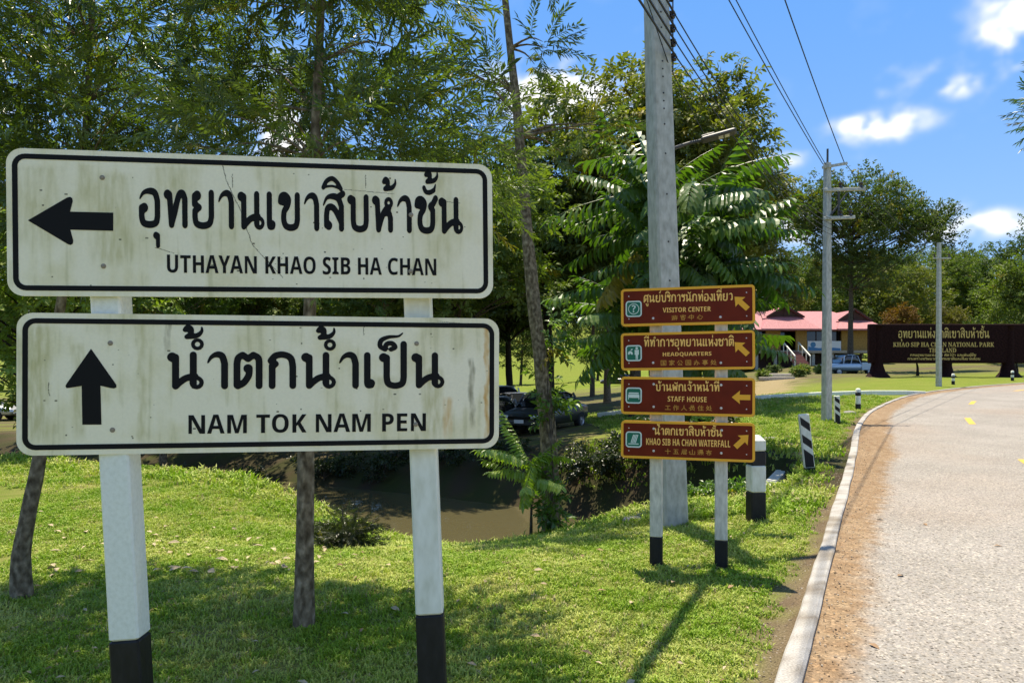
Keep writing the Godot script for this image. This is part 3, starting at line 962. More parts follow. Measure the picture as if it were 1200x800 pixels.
func build_white_sign() -> void:
	var l := at(8, 260, 3.034)
	var r := at(577, 271, 3.363)
	var t0 := thing("direction_sign", "tall roadside sign of two white boards on square white posts with black feet", "sign", Vector3((l.x + r.x) / 2.0, ground((l.x + r.x) / 2.0, 3.25), -(3.25)))
	var off := t0.position
	var green := Color(0.60, 0.57, 0.33)
	var rust := Color(0.74, 0.55, 0.28)
	var dark := Color(0.33, 0.31, 0.22)
	var defs := [
		{"l": [8, 173, 347], "r": [577, 193, 350], "d": [3.034, 3.363], "h": 0.598, "seed": 5, "thai": "อุทยานเขาสิบห้าชั้น", "tl": [163, 267.5], "tr": [540, 275.5], "top": [163, 219.5], "w": 0.086,
			"latin": "UTHAYAN KHAO SIB HA CHAN", "ll": [196, 320], "lh": [511, 303],
			"arrow": [[33, 258.5], [79, 231.8], [82.5, 231], [85, 232.6], [85.6, 236], [82.5, 248.3], [133, 249.5], [133, 270.8], [82.8, 269.4], [86.2, 282], [85.6, 286], [83, 287.3], [80, 286.4]],
			"label": "upper white board reading UTHAYAN KHAO SIB HA CHAN with an arrow to the left",
			"runs": [[60, 30, 210, 60, green, 0.25], [205, 40, 250, 50, green, 0.3], [150, 20, 120, 20, green, 0.3], [330, 20, 120, 60, green, 0.25], [905, 20, 260, 30, green, 0.2]],
			"scratches": [[Vector2(427, 10), Vector2(440, 60), Vector2(468, 120), Vector2(490, 190), Vector2(528, 232), Vector2(556, 262)], [Vector2(450, 40), Vector2(451, 70)], [Vector2(736, 32), Vector2(737, 62)], [Vector2(690, 66), Vector2(800, 73)], [Vector2(890, 84), Vector2(950, 90)], [Vector2(290, 200), Vector2(330, 212)]],
			"bolts": [[120, 208.5], [121.5, 312], [481.5, 252], [481, 318]]},
		{"l": [19.5, 367, 533], "r": [584.5, 372, 526], "d": [3.045, 3.372], "h": 0.580, "seed": 8, "thai": "น้ำตกน้ำเป็น", "tl": [196, 457], "tr": [517, 455.5], "top": [196, 411], "w": 0.084,
			"latin": "NAM TOK NAM PEN", "ll": [221, 508], "lh": [499, 483.5],
			"arrow": [[107, 408.5], [136.5, 450.5], [136.8, 453.5], [134, 455], [130, 454.5], [118, 451.8], [119.2, 497.3], [96.8, 497.3], [96, 452], [82, 454.3], [78.5, 454.6], [77, 452.6], [78, 450]],
			"label": "lower white board reading NAM TOK NAM PEN with an upward arrow",
			"runs": [[38, 20, 290, 34, green, 0.42], [120, 60, 280, 16, green, 0.3], [246, 10, 290, 10, green, 0.3], [300, 10, 90, 8, dark, 0.45], [870, 110, 290, 30, green, 0.4], [905, 180, 285, 14, rust, 0.5], [960, 90, 260, 8, dark, 0.5], [995, 12, 290, 7, rust, 0.75], [760, 130, 250, 40, green, 0.3]],
			"scratches": [[Vector2(62, 148), Vector2(63, 178)], [Vector2(880, 8), Vector2(960, 14)], [Vector2(715, 20), Vector2(716, 42)]],
			"bolts": [[129.5, 402], [132, 503.5], [488, 402.5], [487, 497]]},
	]
	for q in defs:
		var a := at(q.l[0], (q.l[1] + q.l[2]) / 2.0, q.d[0])
		var b := at(q.r[0], (q.r[1] + q.r[2]) / 2.0, q.d[1])
		var fr := panel_frame(a, b)
		var w := a.distance_to(b)
		var h: float = q.h
		var m := mat("weathered_sheet_%d" % q.seed, Color.WHITE, 0.5, 0.0, 0.4)
		m.albedo_texture = weathered_sheet(1024, 304, q.seed, q.runs, q.scratches)
		m.texture_repeat = false
		var board := part("board", sheet_shape(rounded(w, h, 0.062, 8), w, h, -0.006, 0.006), m, t0)
		board.transform = Transform3D(fr.basis, fr.origin - off)
		board.set_meta("label", q.label)
		part("border", ring(w - 0.044, h - 0.044, 0.05, 0.021, 0.0075), M.black_film, board)
		part("arrow", flat_shape(fr, q.arrow, 0.0075), M.black_film, board)
		var p0 := on_panel(fr, q.tl[0], q.tl[1])
		var p1 := on_panel(fr, q.tr[0], q.tr[1])
		var top := on_panel(fr, q.top[0], q.top[1])
		part("lettering", written(q.thai, p0, p1, (top.y - p0.y), q.w, 0.0075), M.black_film, board)
		latin(q.latin, on_panel(fr, q.ll[0], q.ll[1]), on_panel(fr, q.lh[0], q.lh[1]), 0.007, M.black_film, board)
		for e in q.bolts:
			bolt_on(board, on_panel(fr, e[0], e[1]), 0.006, 0.007, M.rusty_bolt)
		# stiffening rails behind the board
		for y in [-0.17, 0.17]:
			var rail := Shape.new()
			rail.box(Transform3D(Basis(), Vector3(0, y, -0.014)), Vector3(w - 0.2, 0.04, 0.016))
			part("rail", rail, M.aluminium_back, board)
	# posts behind the boards, leaning a little
	for e in [[130.0, 347.0, 3.175, 152.0, 745.0, 3.16], [490.0, 350.0, 3.42, 504.0, 716.0, 3.405]]:
		var p_hi := at(e[0], e[1], e[2])
		var p_lo := at(e[3], e[4], e[5])
		var dir := (p_hi - p_lo) / (p_hi.y - p_lo.y)
		var gy := ground(p_lo.x, e[5]) - 0.02
		var foot := p_lo + dir * (gy - p_lo.y)
		var head := p_lo + dir * (2.46 - p_lo.y)
		var tilt := 0.047
		painted_post(t0, foot - off, head - off, 0.122, (p_lo.y - gy), tilt, M.white_paint_lumpy if e[0] < 300.0 else M.white_paint)

func build_brown_sign() -> void:
	var dl := 6.5
	var dr := 6.2
	var mid := on_ground(806, 6.36)
	var t0 := thing("information_sign", "brown park sign of four boards with yellow rims on two pale posts", "sign", mid)
	var off := t0.position
	var defs := [
		{"y": [338.3, 383.3, 333.3, 379.0], "thai": "ศูนย์บริการนักท่องเที่ยว", "t": [754.5, 354.8, 858.5, 352.4], "h": 9.2, "latin": "VISITOR CENTER", "e": [777, 366.3, 833.3, 359.0], "cn": "游客·中心", "c": [787.5, 375.5, 823.5, 374.0], "arrow": "up", "icon": "?", "label": "top brown board reading VISITOR CENTER", "bolts": [[765.7, 373], [844.5, 371.4]]},
		{"y": [390.0, 434.7, 387.5, 431.7], "thai": "ที่ทำการอุทยานแห่งชาติ", "t": [755, 406.4, 860, 405.6], "h": 9.2, "latin": "HEADQUARTERS", "e": [777, 418.3, 834, 411.9], "cn": "国家公园办事处", "c": [774.5, 428.2, 839.5, 427.6], "arrow": "up", "icon": "man", "label": "second brown board reading HEADQUARTERS", "bolts": [[765.7, 425], [845, 425]]},
		{"y": [441.7, 484.2, 443.3, 488.0], "thai": "บ้านพักเจ้าหน้าที่", "t": [768.5, 458.2, 843, 458.6], "h": 8.6, "latin": "STAFF HOUSE", "e": [782.7, 470.2, 828.5, 464.8], "cn": "工作人·员住处", "c": [779.5, 480.4, 834, 481.2], "arrow": "left", "icon": "bed", "label": "third brown board reading STAFF HOUSE", "bolts": [[766.3, 450], [845.3, 451], [766.3, 476.5], [845.3, 478]]},
		{"y": [492.0, 536.3, 496.7, 540.8], "thai": "น้ำตกเขาสิบห้าชั้น", "t": [767, 509.3, 846, 511.6], "h": 8.6, "latin": "KHAO SIB HA CHAN WATERFALL", "e": [757.5, 520.9, 856, 515.8], "cn": "十五层·山瀑布", "c": [779.5, 531.5, 834, 533.2], "arrow": "right", "icon": "fall", "label": "lowest brown board reading KHAO SIB HA CHAN WATERFALL", "bolts": [[766.3, 502], [846, 504], [766.3, 528], [845.5, 530.6]]},
	]
	for k in defs.size():
		var q: Dictionary = defs[k]
		var a := at(728.4, (q.y[0] + q.y[1]) / 2.0, dl)
		var b := at(884.8, (q.y[2] + q.y[3]) / 2.0, dr)
		var fr := panel_frame(a, b)
		var w := a.distance_to(b)
		var h := 0.318
		var s := Shape.new()
		s.plate(Transform3D(), rounded(w, h, 0.03), -0.012, 0.012)
		var board := part("board", s, M.brown_film, t0)
		board.transform = Transform3D(fr.basis, fr.origin - off)
		board.set_meta("label", q.label)
		# folded yellow rim
		var rim := ring(w + 0.004, h + 0.004, 0.032, 0.021, 0.016)
		var o1 := rounded(w + 0.004, h + 0.004, 0.032)
		var o2 := rounded(w - 0.038, h - 0.038, 0.012)
		for i in o1.size():
			var j := (i + 1) % o1.size()
			rim.quad(Vector3(o1[i].x, o1[i].y, -0.014), Vector3(o1[i].x, o1[i].y, 0.016), Vector3(o1[j].x, o1[j].y, 0.016), Vector3(o1[j].x, o1[j].y, -0.014))
			rim.quad(Vector3(o2[i].x, o2[i].y, 0.016), Vector3(o2[i].x, o2[i].y, 0.012), Vector3(o2[j].x, o2[j].y, 0.012), Vector3(o2[j].x, o2[j].y, 0.016))
		part("rim", rim, M.gold_film, board)
		var z := 0.0135
		var p0 := on_panel(fr, q.t[0], q.t[1])
		var p1 := on_panel(fr, q.t[2], q.t[3])
		part("lettering", written(q.thai, p0, p1, q.h * 6.35 / FL, 0.085, z), M.gold_letter, board)
		latin(q.latin, on_panel(fr, q.e[0], q.e[1]), on_panel(fr, q.e[2], q.e[3]), 0.0128, M.gold_letter, board)
		p0 = on_panel(fr, q.c[0], q.c[1])
		p1 = on_panel(fr, q.c[2], q.c[3])
		# characters set wide apart, one after the other
		var cn := Shape.new()
		var n := 0
		for ch in q.cn:
			if ch != "·": n += 1
		var step := (p1.x - p0.x - 0.045) / (n - 1)
		var i := 0
		for ch in q.cn:
			if ch == "·":
				var dot := written(ch, p0 + Vector2(step * (i - 0.5) + 0.02, 0), p0 + Vector2(step * (i - 0.5) + 0.036, 0), 0.045, 0.07, z)
				cn.v.append_array(dot.v)
				continue
			cn.v.append_array(written(ch, p0 + Vector2(step * i, (p1.y - p0.y) * i / n), p0 + Vector2(step * i + 0.042, (p1.y - p0.y) * i / n), 0.045, 0.06, z).v)
			i += 1
		part("lettering", cn, M.gold_dull, board)
		# arrow
		var rot := {"up": 135.0, "left": 180.0, "right": 45.0}
		var ap := PackedVector2Array()
		for e in [[0.078, 0.0], [0.012, 0.056], [0.016, 0.022], [-0.07, 0.022], [-0.07, -0.022], [0.016, -0.022], [0.012, -0.056]]:
			ap.append(Vector2(e[0], e[1]).rotated(deg_to_rad(rot[q.arrow])) + Vector2(w / 2 - 0.105, 0.0 if q.arrow == "left" else 0.01))
		s = Shape.new()
		s.plate(Transform3D(), ap, z, z)
		part("arrow", s, M.gold_film, board)
		# green pictogram
		var ic := Vector2(-w / 2 + 0.107, -0.012 if k < 2 else 0.0)
		s = Shape.new()
		s.plate(Transform3D(Basis(), Vector3(ic.x, ic.y, 0)), rounded(0.132, 0.132, 0.026), 0.0, 0.0142)
		var sign_icon := part("pictogram", s, M.green_film, board)
		s = ring(0.138, 0.138, 0.028, 0.011, 0.0155)
		for e in s.v.size():
			s.v[e] += Vector3(ic.x, ic.y, 0)
		part("white_edge", s, M.white_film, sign_icon)
		s = Shape.new()
		var at_icon := Transform3D(Basis(), Vector3(ic.x, ic.y, 0))
		if q.icon == "?":
			for e in 24:
				var d0 := Vector2.from_angle(TAU * e / 24)
				var d1 := Vector2.from_angle(TAU * (e + 1) / 24)
				s.quad(at_icon * Vector3(d0.x * 0.047, d0.y * 0.047, 0.0152), at_icon * Vector3(d0.x * 0.041, d0.y * 0.041, 0.0152), at_icon * Vector3(d1.x * 0.041, d1.y * 0.041, 0.0152), at_icon * Vector3(d1.x * 0.047, d1.y * 0.047, 0.0152))
			latin("?", ic + Vector2(-0.017, -0.03), ic + Vector2(0.017, 0.032), 0.0148, M.white_film, sign_icon)
		elif q.icon == "man":
			s.plate(at_icon, rounded(0.022, 0.022, 0.0108), 0.0152, 0.0152)
			for e in s.v.size():
				s.v[e] += Vector3(0.026, 0.042, 0)
			s.plate(at_icon, PackedVector2Array([Vector2(0.017, -0.055), Vector2(0.024, -0.055), Vector2(0.026, -0.02), Vector2(0.028, -0.055), Vector2(0.035, -0.055), Vector2(0.036, -0.015), Vector2(0.044, -0.014), Vector2(0.044, 0.028), Vector2(0.008, 0.028), Vector2(0.008, -0.014), Vector2(0.016, -0.015)]), 0.0152, 0.0152)
			s.plate(at_icon, PackedVector2Array([Vector2(-0.05, -0.01), Vector2(-0.036, -0.012), Vector2(-0.03, 0.002), Vector2(-0.022, -0.012), Vector2(-0.006, -0.01), Vector2(-0.014, 0.014), Vector2(-0.03, 0.02), Vector2(-0.046, 0.012)]), 0.0152, 0.0152)
			s.plate(at_icon, PackedVector2Array([Vector2(-0.026, 0.024), Vector2(-0.012, 0.026), Vector2(-0.008, 0.038), Vector2(-0.022, 0.036)]), 0.0152, 0.0152)
		elif q.icon == "bed":
			s.plate(at_icon, PackedVector2Array([Vector2(-0.048, -0.034), Vector2(-0.042, -0.034), Vector2(-0.042, -0.02), Vector2(0.042, -0.02), Vector2(0.042, -0.034), Vector2(0.048, -0.034), Vector2(0.048, 0.004), Vector2(0.042, 0.01), Vector2(-0.042, 0.01), Vector2(-0.048, 0.004)]), 0.0152, 0.0152)
			s.plate(at_icon, PackedVector2Array([Vector2(-0.046, 0.014), Vector2(0.046, 0.014), Vector2(0.04, 0.026), Vector2(-0.04, 0.026)]), 0.0152, 0.0152)
		else:
			for e in 4:
				var x0 := -0.004 + e * 0.012
				s.plate(at_icon, PackedVector2Array([Vector2(x0 - 0.022, -0.03), Vector2(x0 - 0.014, -0.03), Vector2(x0 - 0.004, 0.006), Vector2(x0 + 0.008, 0.042), Vector2(x0 + 0.0, 0.042), Vector2(x0 - 0.012, 0.006)]), 0.0152, 0.0152)
			s.plate(at_icon, PackedVector2Array([Vector2(-0.046, -0.042), Vector2(0.042, -0.042), Vector2(0.042, -0.034), Vector2(-0.046, -0.034)]), 0.0152, 0.0152)
		part("symbol", s, M.white_film, sign_icon)
		for e in q.bolts:
			bolt_on(board, on_panel(fr, e[0], e[1]), 0.012, 0.007, M.bolt)
		for e in [[-1, 1], [1, 1], [-1, -1], [1, -1]]:
			bolt_on(board, Vector2(e[0] * (w / 2 - 0.065), e[1] * (h / 2 - 0.062)), 0.012, 0.0035, M.bolt)
	for e in [[769.3, 6.50, 628.0], [845.3, 6.34, 632.0]]:
		var g := on_ground(e[0], e[1])
		var top := at(e[0], 342.0, e[1])
		var split := at(e[0], e[2], e[1]).y
		painted_post(t0, Vector3(g.x, g.y, g.z) - off, top - off, 0.105, maxf(0.1, split - g.y), -0.27, M.post_white)

# ---------------------------------------------------------------- poles and wires
func square_pole(parent: Node, foot: Vector3, top: Vector3, w0: float, w1: float, turn: float, m: Material) -> MeshInstance3D:
	var s := Shape.new()
	var x := Vector3(cos(turn), 0, -sin(turn))
	var z := Vector3(sin(turn), 0, cos(turn))
	var rings := []
	for e in [[foot, w0], [top, w1]]:
		var ring_ := []
		var h: float = e[1] / 2.0
		var c: float = h * 0.82
		for q in [[c, h], [h, c], [h, -c], [c, -h], [-c, -h], [-h, -c], [-h, c], [-c, h]]:
			ring_.append(e[0] + x * q[0] + z * q[1])
		rings.append(ring_)
	for i in 8:
		var j := (i + 1) % 8
		s.quad(rings[0][i], rings[1][i], rings[1][j], rings[0][j])
	for i in range(1, 7):
		s.tri(rings[1][0], rings[1][i + 1], rings[1][i])
	return part("pole", s, m, parent)

func spool(parent: Node, p: Vector3, r: float, h: float) -> void:
	var s := Shape.new()
	s.smooth = true
	s.lathe(Transform3D(Basis(), p), [Vector2(0, -h), Vector2(r, -h), Vector2(r, -h * 0.45), Vector2(r * 0.55, -h * 0.2), Vector2(r * 0.55, h * 0.2), Vector2(r, h * 0.45), Vector2(r, h), Vector2(0, h)], 10)
	part("insulator", s, M.insulator, parent)

var line_low := []      # where the wires leave each pole
var line_high := []

func build_poles() -> void:
	# the near pole
	var g := on_ground(788, 8.8)
	var t := thing("utility_pole", "tall square concrete utility pole behind the brown sign", "utility pole", g, 0.0, "concrete utility poles along the road")
	var lean := Vector3(-0.030, 1.0, 0.0)
	square_pole(t, Vector3(0, -0.4, 0), lean * 9.3, 0.315, 0.19, 0.28, M.concrete)
	var face := Basis(Vector3.UP, 0.28)
	var hole := Shape.new()
	hole.lathe(Transform3D(Basis(Vector3.RIGHT, PI / 2), Vector3.ZERO), [Vector2(0.011, 0.0), Vector2(0.008, 0.003), Vector2(0, 0.003)], 8)
	var hole_mesh := hole.commit()
	for y in [6.35, 6.18, 5.96, 5.87, 5.78, 5.58, 5.39, 5.30, 5.21, 5.02, 4.93, 4.84, 4.66, 4.32, 3.85, 3.3, 2.85, 2.2, 1.6, 0.9]:
		var w := lerpf(0.315, 0.19, (y + 0.4) / 9.7)
		var o := part("bolt_hole", hole_mesh, M.dark_plastic, t)
		o.transform = Transform3D(face, lean * y + face * Vector3(-0.01, 0, w / 2 + 0.001))
	# rack of spool insulators on its side
	var rack := Shape.new()
	var side := face * Vector3(0.145, 0, 0)
	rack.box(Transform3D(face, lean * 5.78 + face * Vector3(0.125, 0, 0)), Vector3(0.012, 0.95, 0.05))
	rack.box(Transform3D(face, lean * 5.78 + face * Vector3(0.20, 0, 0)), Vector3(0.012, 0.95, 0.012))
	for y in [5.46, 5.62, 5.80, 5.96, 6.12]:
		rack.box(Transform3D(face, lean * y + face * Vector3(0.165, 0.05, 0)), Vector3(0.09, 0.01, 0.05))
	var rk := part("insulator_rack", rack, M.lamp_grey, t)
	for y in [5.50, 5.67, 5.84, 6.0]:
		var p: Vector3 = lean * y + face * Vector3(0.19, 0, 0)
		spool(rk, p, 0.042, 0.036)
		line_low.append(g + p + Vector3(0.045, 0, 0))
	# crossarm above the picture
	var arm := Shape.new()
	var ax := Basis(Vector3.UP, 0.28) * Vector3(1, 0, 0)
	arm.bar(lean * 8.8 - ax * 0.9, lean * 8.8 + ax * 0.9, 0.1, 0.1, 0.01)
	part("crossarm", arm, M.concrete, t)
	for e in [-0.75, -0.55, 0.75]:
		spool(t, lean * 8.8 + ax * e + Vector3(0, 0.12, 0), 0.05, 0.07)
		line_high.append(g + lean * 8.8 + ax * e + Vector3(0, 0.2, 0))
	# street lamp clamped to it
	var lamp := thing("street_lamp", "flat grey street lamp on a thin arm clamped to the near pole", "street lamp", g + lean * 4.3)
	var s := Shape.new()
	s.box(Transform3D(face, face * Vector3(0.14, -0.14, 0.02)), Vector3(0.03, 0.62, 0.035), 0.004)
	part("bracket", s, M.lamp_grey, lamp)
	s = Shape.new()
	s.smooth = true
	var a0 := face * Vector3(0.15, 0.12, 0.02)
	var a1 := a0 + Vector3(0.33, 0.07, 0.10)
	s.tube([a0, a0.lerp(a1, 0.5) + Vector3(0, 0.01, 0), a1], [0.022, 0.02, 0.02], 8)
	part("arm", s, M.lamp_grey, lamp)
	var dir := (a1 - a0).normalized()
	var hb := Basis(dir, dir.cross(Vector3.FORWARD).normalized() * 1.0, Vector3.FORWARD).orthonormalized()
	hb = Basis(dir, Vector3.UP, dir.cross(Vector3.UP)).orthonormalized()
	var hp := a1 + dir * 0.17
	s = Shape.new()
	s.box(Transform3D(hb, hp), Vector3(0.40, 0.045, 0.17), 0.015)
	s.box(Transform3D(hb, hp - dir * 0.12 + Vector3(0, 0.03, 0)), Vector3(0.16, 0.03, 0.12), 0.008)
	var head := part("lamp_head", s, M.lamp_grey, lamp)
	for e in [0.02, 0.09]:
		s = Shape.new()
		s.box(Transform3D(hb, hp + hb * Vector3(e, -0.025, 0)), Vector3(0.055, 0.012, 0.10), 0.003)
		part("lens", s, M.lens, head)
	# the second and third pole
	var more := [[969.0, 21.4, 7.35, 0.23, 0.16, "slim grey concrete pole rising from the verge before the house"], [1100.5, 40.5, 7.75, 0.24, 0.17, "far pale concrete pole standing in front of the park name sign"]]
	for k in 2:
		var e: Array = more[k]
		g = on_ground(e[0], e[1])
		t = thing("utility_pole", e[5], "utility pole", g, 0.0, "concrete utility poles along the road")
		square_pole(t, Vector3(0, -0.4, 0), Vector3(0.02, e[2], 0), e[3], e[4], 0.3, M.concrete)
		if k == 0:
			s = Shape.new()
			s.tube([Vector3(0.02, 6.6, 0), Vector3(0.03, 7.75, 0)], [0.035, 0.03], 6)
			part("spike", s, M.lamp_grey, t)
			for q in [[6.55, 1.05], [5.75, 0.75]]:
				s = Shape.new()
				s.bar(Vector3(-0.12, q[0], 0.12), Vector3(q[1], q[0] + 0.03, 0.12), 0.09, 0.09, 0.01)
				var ca := part("crossarm", s, M.concrete, t)
				for x in [0.35, q[1] - 0.12]:
					spool(ca, Vector3(x, q[0] + 0.13, 0.12), 0.055, 0.08)
			s = Shape.new()
			s.bar(Vector3(0.08, 5.85, 0.1), Vector3(0.55, 6.48, 0.1), 0.04, 0.04)
			s.bar(Vector3(0.30, 5.8, 0.1), Vector3(0.30, 6.5, 0.1), 0.05, 0.05)
			part("brace", s, M.lamp_grey, t)
			s = Shape.new()
			s.bar(Vector3(-0.15, 7.2, 0.08), Vector3(0.55, 7.32, 0.08), 0.07, 0.07)
			part("crossarm", s, M.concrete, t)
			for y in [5.3, 5.45, 5.6, 5.75]:
				line_low.append(g + Vector3(0.16, y, 0))
			line_high.append(g + Vector3(-0.14, 7.3, 0.08))
			line_high.append(g + Vector3(-0.07, 7.3, 0.08))
			line_high.append(g + Vector3(0.46, 7.36, 0.08))
		else:
			s = Shape.new()
			s.bar(Vector3(-0.35, 6.9, 0.1), Vector3(0.6, 6.9, 0.1), 0.08, 0.08)
			var ca := part("crossarm", s, M.concrete, t)
			for x in [-0.28, 0.5]:
				spool(ca, Vector3(x, 7.03, 0.1), 0.06, 0.09)
			line_high.append(g + Vector3(-0.3, 7.1, 0.1))
			line_high.append(g + Vector3(0.5, 7.1, 0.1))
			line_low.append(g + Vector3(0.1, 6.0, 0.1))

func cable(label: String, a: Vector3, b: Vector3, sag: float, r: float, group: String) -> void:
	var pts := []
	var rad := []
	for i in 25:
		var t := i / 24.0
		pts.append(a.lerp(b, t) - Vector3(0, 4.0 * sag * t * (1.0 - t), 0))
		rad.append(r)
	var s := Shape.new()
	s.smooth = true
	s.tube(pts, rad, 5)
	tag(part("power_cable", s, M.cable), label, "cable", group)

func build_cables() -> void:
	var grp := "overhead wires between the poles"
	var names := ["lowest", "second lowest", "second highest", "highest"]
	for i in 4:
		cable("%s of the four dark wires on the spool rack of the near pole" % names[i], line_low[i], line_low[4 + i], 0.35 + 0.03 * i, 0.008, grp)
	# the high wires run on over the camera
	var far := ["outer wire of the close pair high beside the road, slanting to the slim pole", "inner wire of the close pair high beside the road, slanting to the slim pole", "single high wire right of the close pair above the road"]
	for i in 3:
		cable(far[i], line_high[i] , line_high[3 + i], 0.12, [0.011, 0.010, 0.012][i], grp)
	cable("upper wire running from the slim pole to the far pale pole", line_high[4], line_high[6], 0.5, 0.010, grp)
	cable("second wire running from the slim pole to the far pale pole", line_high[5], line_high[7], 0.55, 0.010, grp)
	# towards the next pole behind the camera
	var back := Vector3(-5.0, 0, 11.0)
	for i in 4:
		cable("%s of the low wires passing overhead out of the picture" % names[i], line_low[i], line_low[i] + back * 1.6 + Vector3(0, 0.2, 0), 0.3, 0.013, grp)
	for i in 3:
		cable(["outer", "middle", "inner"][i] + " of the high wires passing overhead behind the camera", line_high[i], line_high[i] + back * 1.6, 0.3, 0.012, grp)
	cable("thin cable crossing the face of the near pole", at(748, -30, 8.2), at(784, 76, 8.72), 0.0, 0.006, grp)
	cable("thin cable dropping from the near pole into the trees", at(784, 76, 8.72), on_ground(900, 30) + Vector3(0, 7.5, 0), 0.5, 0.006, grp)

# ---------------------------------------------------------------- guide posts
func build_guide_posts() -> void:
	var grp := "black and white guide posts along the verge"
	# round-headed post with black bands
	var g := on_ground(886, 8.45)
	var t := thing("guide_post", "stout white guide post with two black bands right of the brown sign", "guide post", g, 0.1, grp)
	var w := 0.17
	var bands := [[-0.25, 0.33, true], [0.33, 0.63, false], [0.63, 0.79, true], [0.79, 0.92, false]]
	for b in bands:
		var s := Shape.new()
		var e := 0.0015 if b[2] else 0.0
		s.box(Transform3D(Basis(), Vector3(0, (b[0] + b[1]) / 2.0, 0)), Vector3(w + e, b[1] - b[0], w + e), 0.012)
		part("black_band" if b[2] else "white_band", s, M.black_paint if b[2] else M.white_paint, t)
	var cap := Shape.new()
	var c := w / 2 - 0.006
	var q := c - 0.045
	var lo := [Vector3(-c, 0.91, c), Vector3(c, 0.91, c), Vector3(c, 0.91, -c), Vector3(-c, 0.91, -c)]
	var hi := [Vector3(-q, 0.965, q), Vector3(q, 0.965, q), Vector3(q, 0.965, -q), Vector3(-q, 0.965, -q)]
	for i in 4:
		var j := (i + 1) % 4
		cap.quad(lo[i], hi[i], hi[j], lo[j])
	cap.quad(hi[0], hi[3], hi[2], hi[1])
	part("cap", cap, M.white_paint, t)
	# posts with slanting black stripes
	for e in [[949.0, 12.0, 0.90, 0.15, -0.105, "leaning white guide post with slanting black stripes beside the road"], [981.5, 20.6, 0.76, 0.14, -0.02, "short striped guide post just right of the slim grey pole"]]:
		g = on_ground(e[0], e[1])
		t = thing("guide_post", e[5], "guide post", g, -0.2, grp)
		t.rotation.z = -e[4]
		var hw: float = e[3] / 2.0
		var s := Shape.new()
		s.box(Transform3D(Basis(), Vector3(0, (e[2] - 0.2) / 2.0, 0)), Vector3(hw * 2, e[2] + 0.2, hw * 2), 0.008)
		part("post", s, M.white_paint, t)
		for y in [0.06, 0.40, 0.68]:
			s = Shape.new()
			var k: float = e[2] / 0.90
			var y0: float = y * k
			var hgt: float = (0.30 if y == 0.06 else 0.13) * k
			var sl := 0.12 * k
			var zf := hw + 0.002
			var xb := hw - 0.008
			if y == 0.06:
				s.quad(Vector3(-xb, y0, zf), Vector3(-xb, y0 + hgt, zf), Vector3(xb, y0 + hgt - sl, zf), Vector3(xb, y0, zf))
			else:
				s.quad(Vector3(-xb, y0 + 0.06, zf), Vector3(-xb, y0 + hgt + 0.06, zf), Vector3(xb, y0 + hgt - sl + 0.06, zf), Vector3(xb, y0 - sl + 0.06, zf))
			part("black_stripe", s, M.black_paint, t)
		s = Shape.new()
		s.box(Transform3D(Basis(), Vector3(0, -0.07, 0)), Vector3(hw * 2 + 0.003, 0.26, hw * 2 + 0.003), 0.008)
		part("black_base", s, M.black_paint, t)
	# small round ones further on
	for e in [[1006.0, 25.6, 0.74, "white guide post with one black band at the start of the bend"], [1117.5, 42.2, 0.62, "small pale guide post right of the far pale pole"], [1187.0, 45.6, 0.62, "tiny pale guide post below the end of the park name sign"]]:
		g = on_ground(e[0], e[1])
		t = thing("guide_post", e[3], "guide post", g, 0.0, grp)
		var s := Shape.new()
		s.smooth = true
		var r := 0.085
		s.lathe(Transform3D(), [Vector2(r, 0.2), Vector2(r, e[2] - 0.06), Vector2(r * 0.7, e[2] - 0.01), Vector2(0, e[2])], 14)
		part("post", s, M.white_paint, t)
		s = Shape.new()
		s.smooth = true
		s.lathe(Transform3D(), [Vector2(r + 0.002, -0.15), Vector2(r + 0.002, 0.2)], 14)
		part("black_base", s, M.black_paint, t)
		s = Shape.new()
		s.smooth = true
		s.lathe(Transform3D(), [Vector2(r, e[2] - 0.26), Vector2(r + 0.003, e[2] - 0.26), Vector2(r + 0.003, e[2] - 0.14), Vector2(r, e[2] - 0.14)], 14)
		part("black_band", s, M.black_paint, t)

# ---------------------------------------------------------------- culvert, name sign, house
func build_culvert() -> void:
	var t := thing("culvert", "concrete culvert mouth in the bank under the road, its edge showing beside the guide posts", "culvert", Vector3(4.55, -1.9, -12.9))
	var dir := Vector3(0.44, 0, -0.90)
	var inn := Vector3(0.90, 0, 0.44)
	var s := Shape.new()
	s.bar(Vector3(0, 1.62, 0) - dir * 1.6, Vector3(0, 1.62, 0) + dir * 1.5, 0.18, 0.16, 0.01)
	part("coping", s, M.concrete, t)
	s = Shape.new()
	s.box(Transform3D(Basis(Vector3.UP, -0.455), inn * 0.25 + Vector3(0, 1.0, 0)), Vector3(0.12, 1.2, 3.0))
	part("headwall", s, M.concrete, t)
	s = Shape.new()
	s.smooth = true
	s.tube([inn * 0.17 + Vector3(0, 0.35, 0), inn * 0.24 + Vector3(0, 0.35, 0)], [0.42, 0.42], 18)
	part("pipe_mouth", s, M.dark_plastic, t)

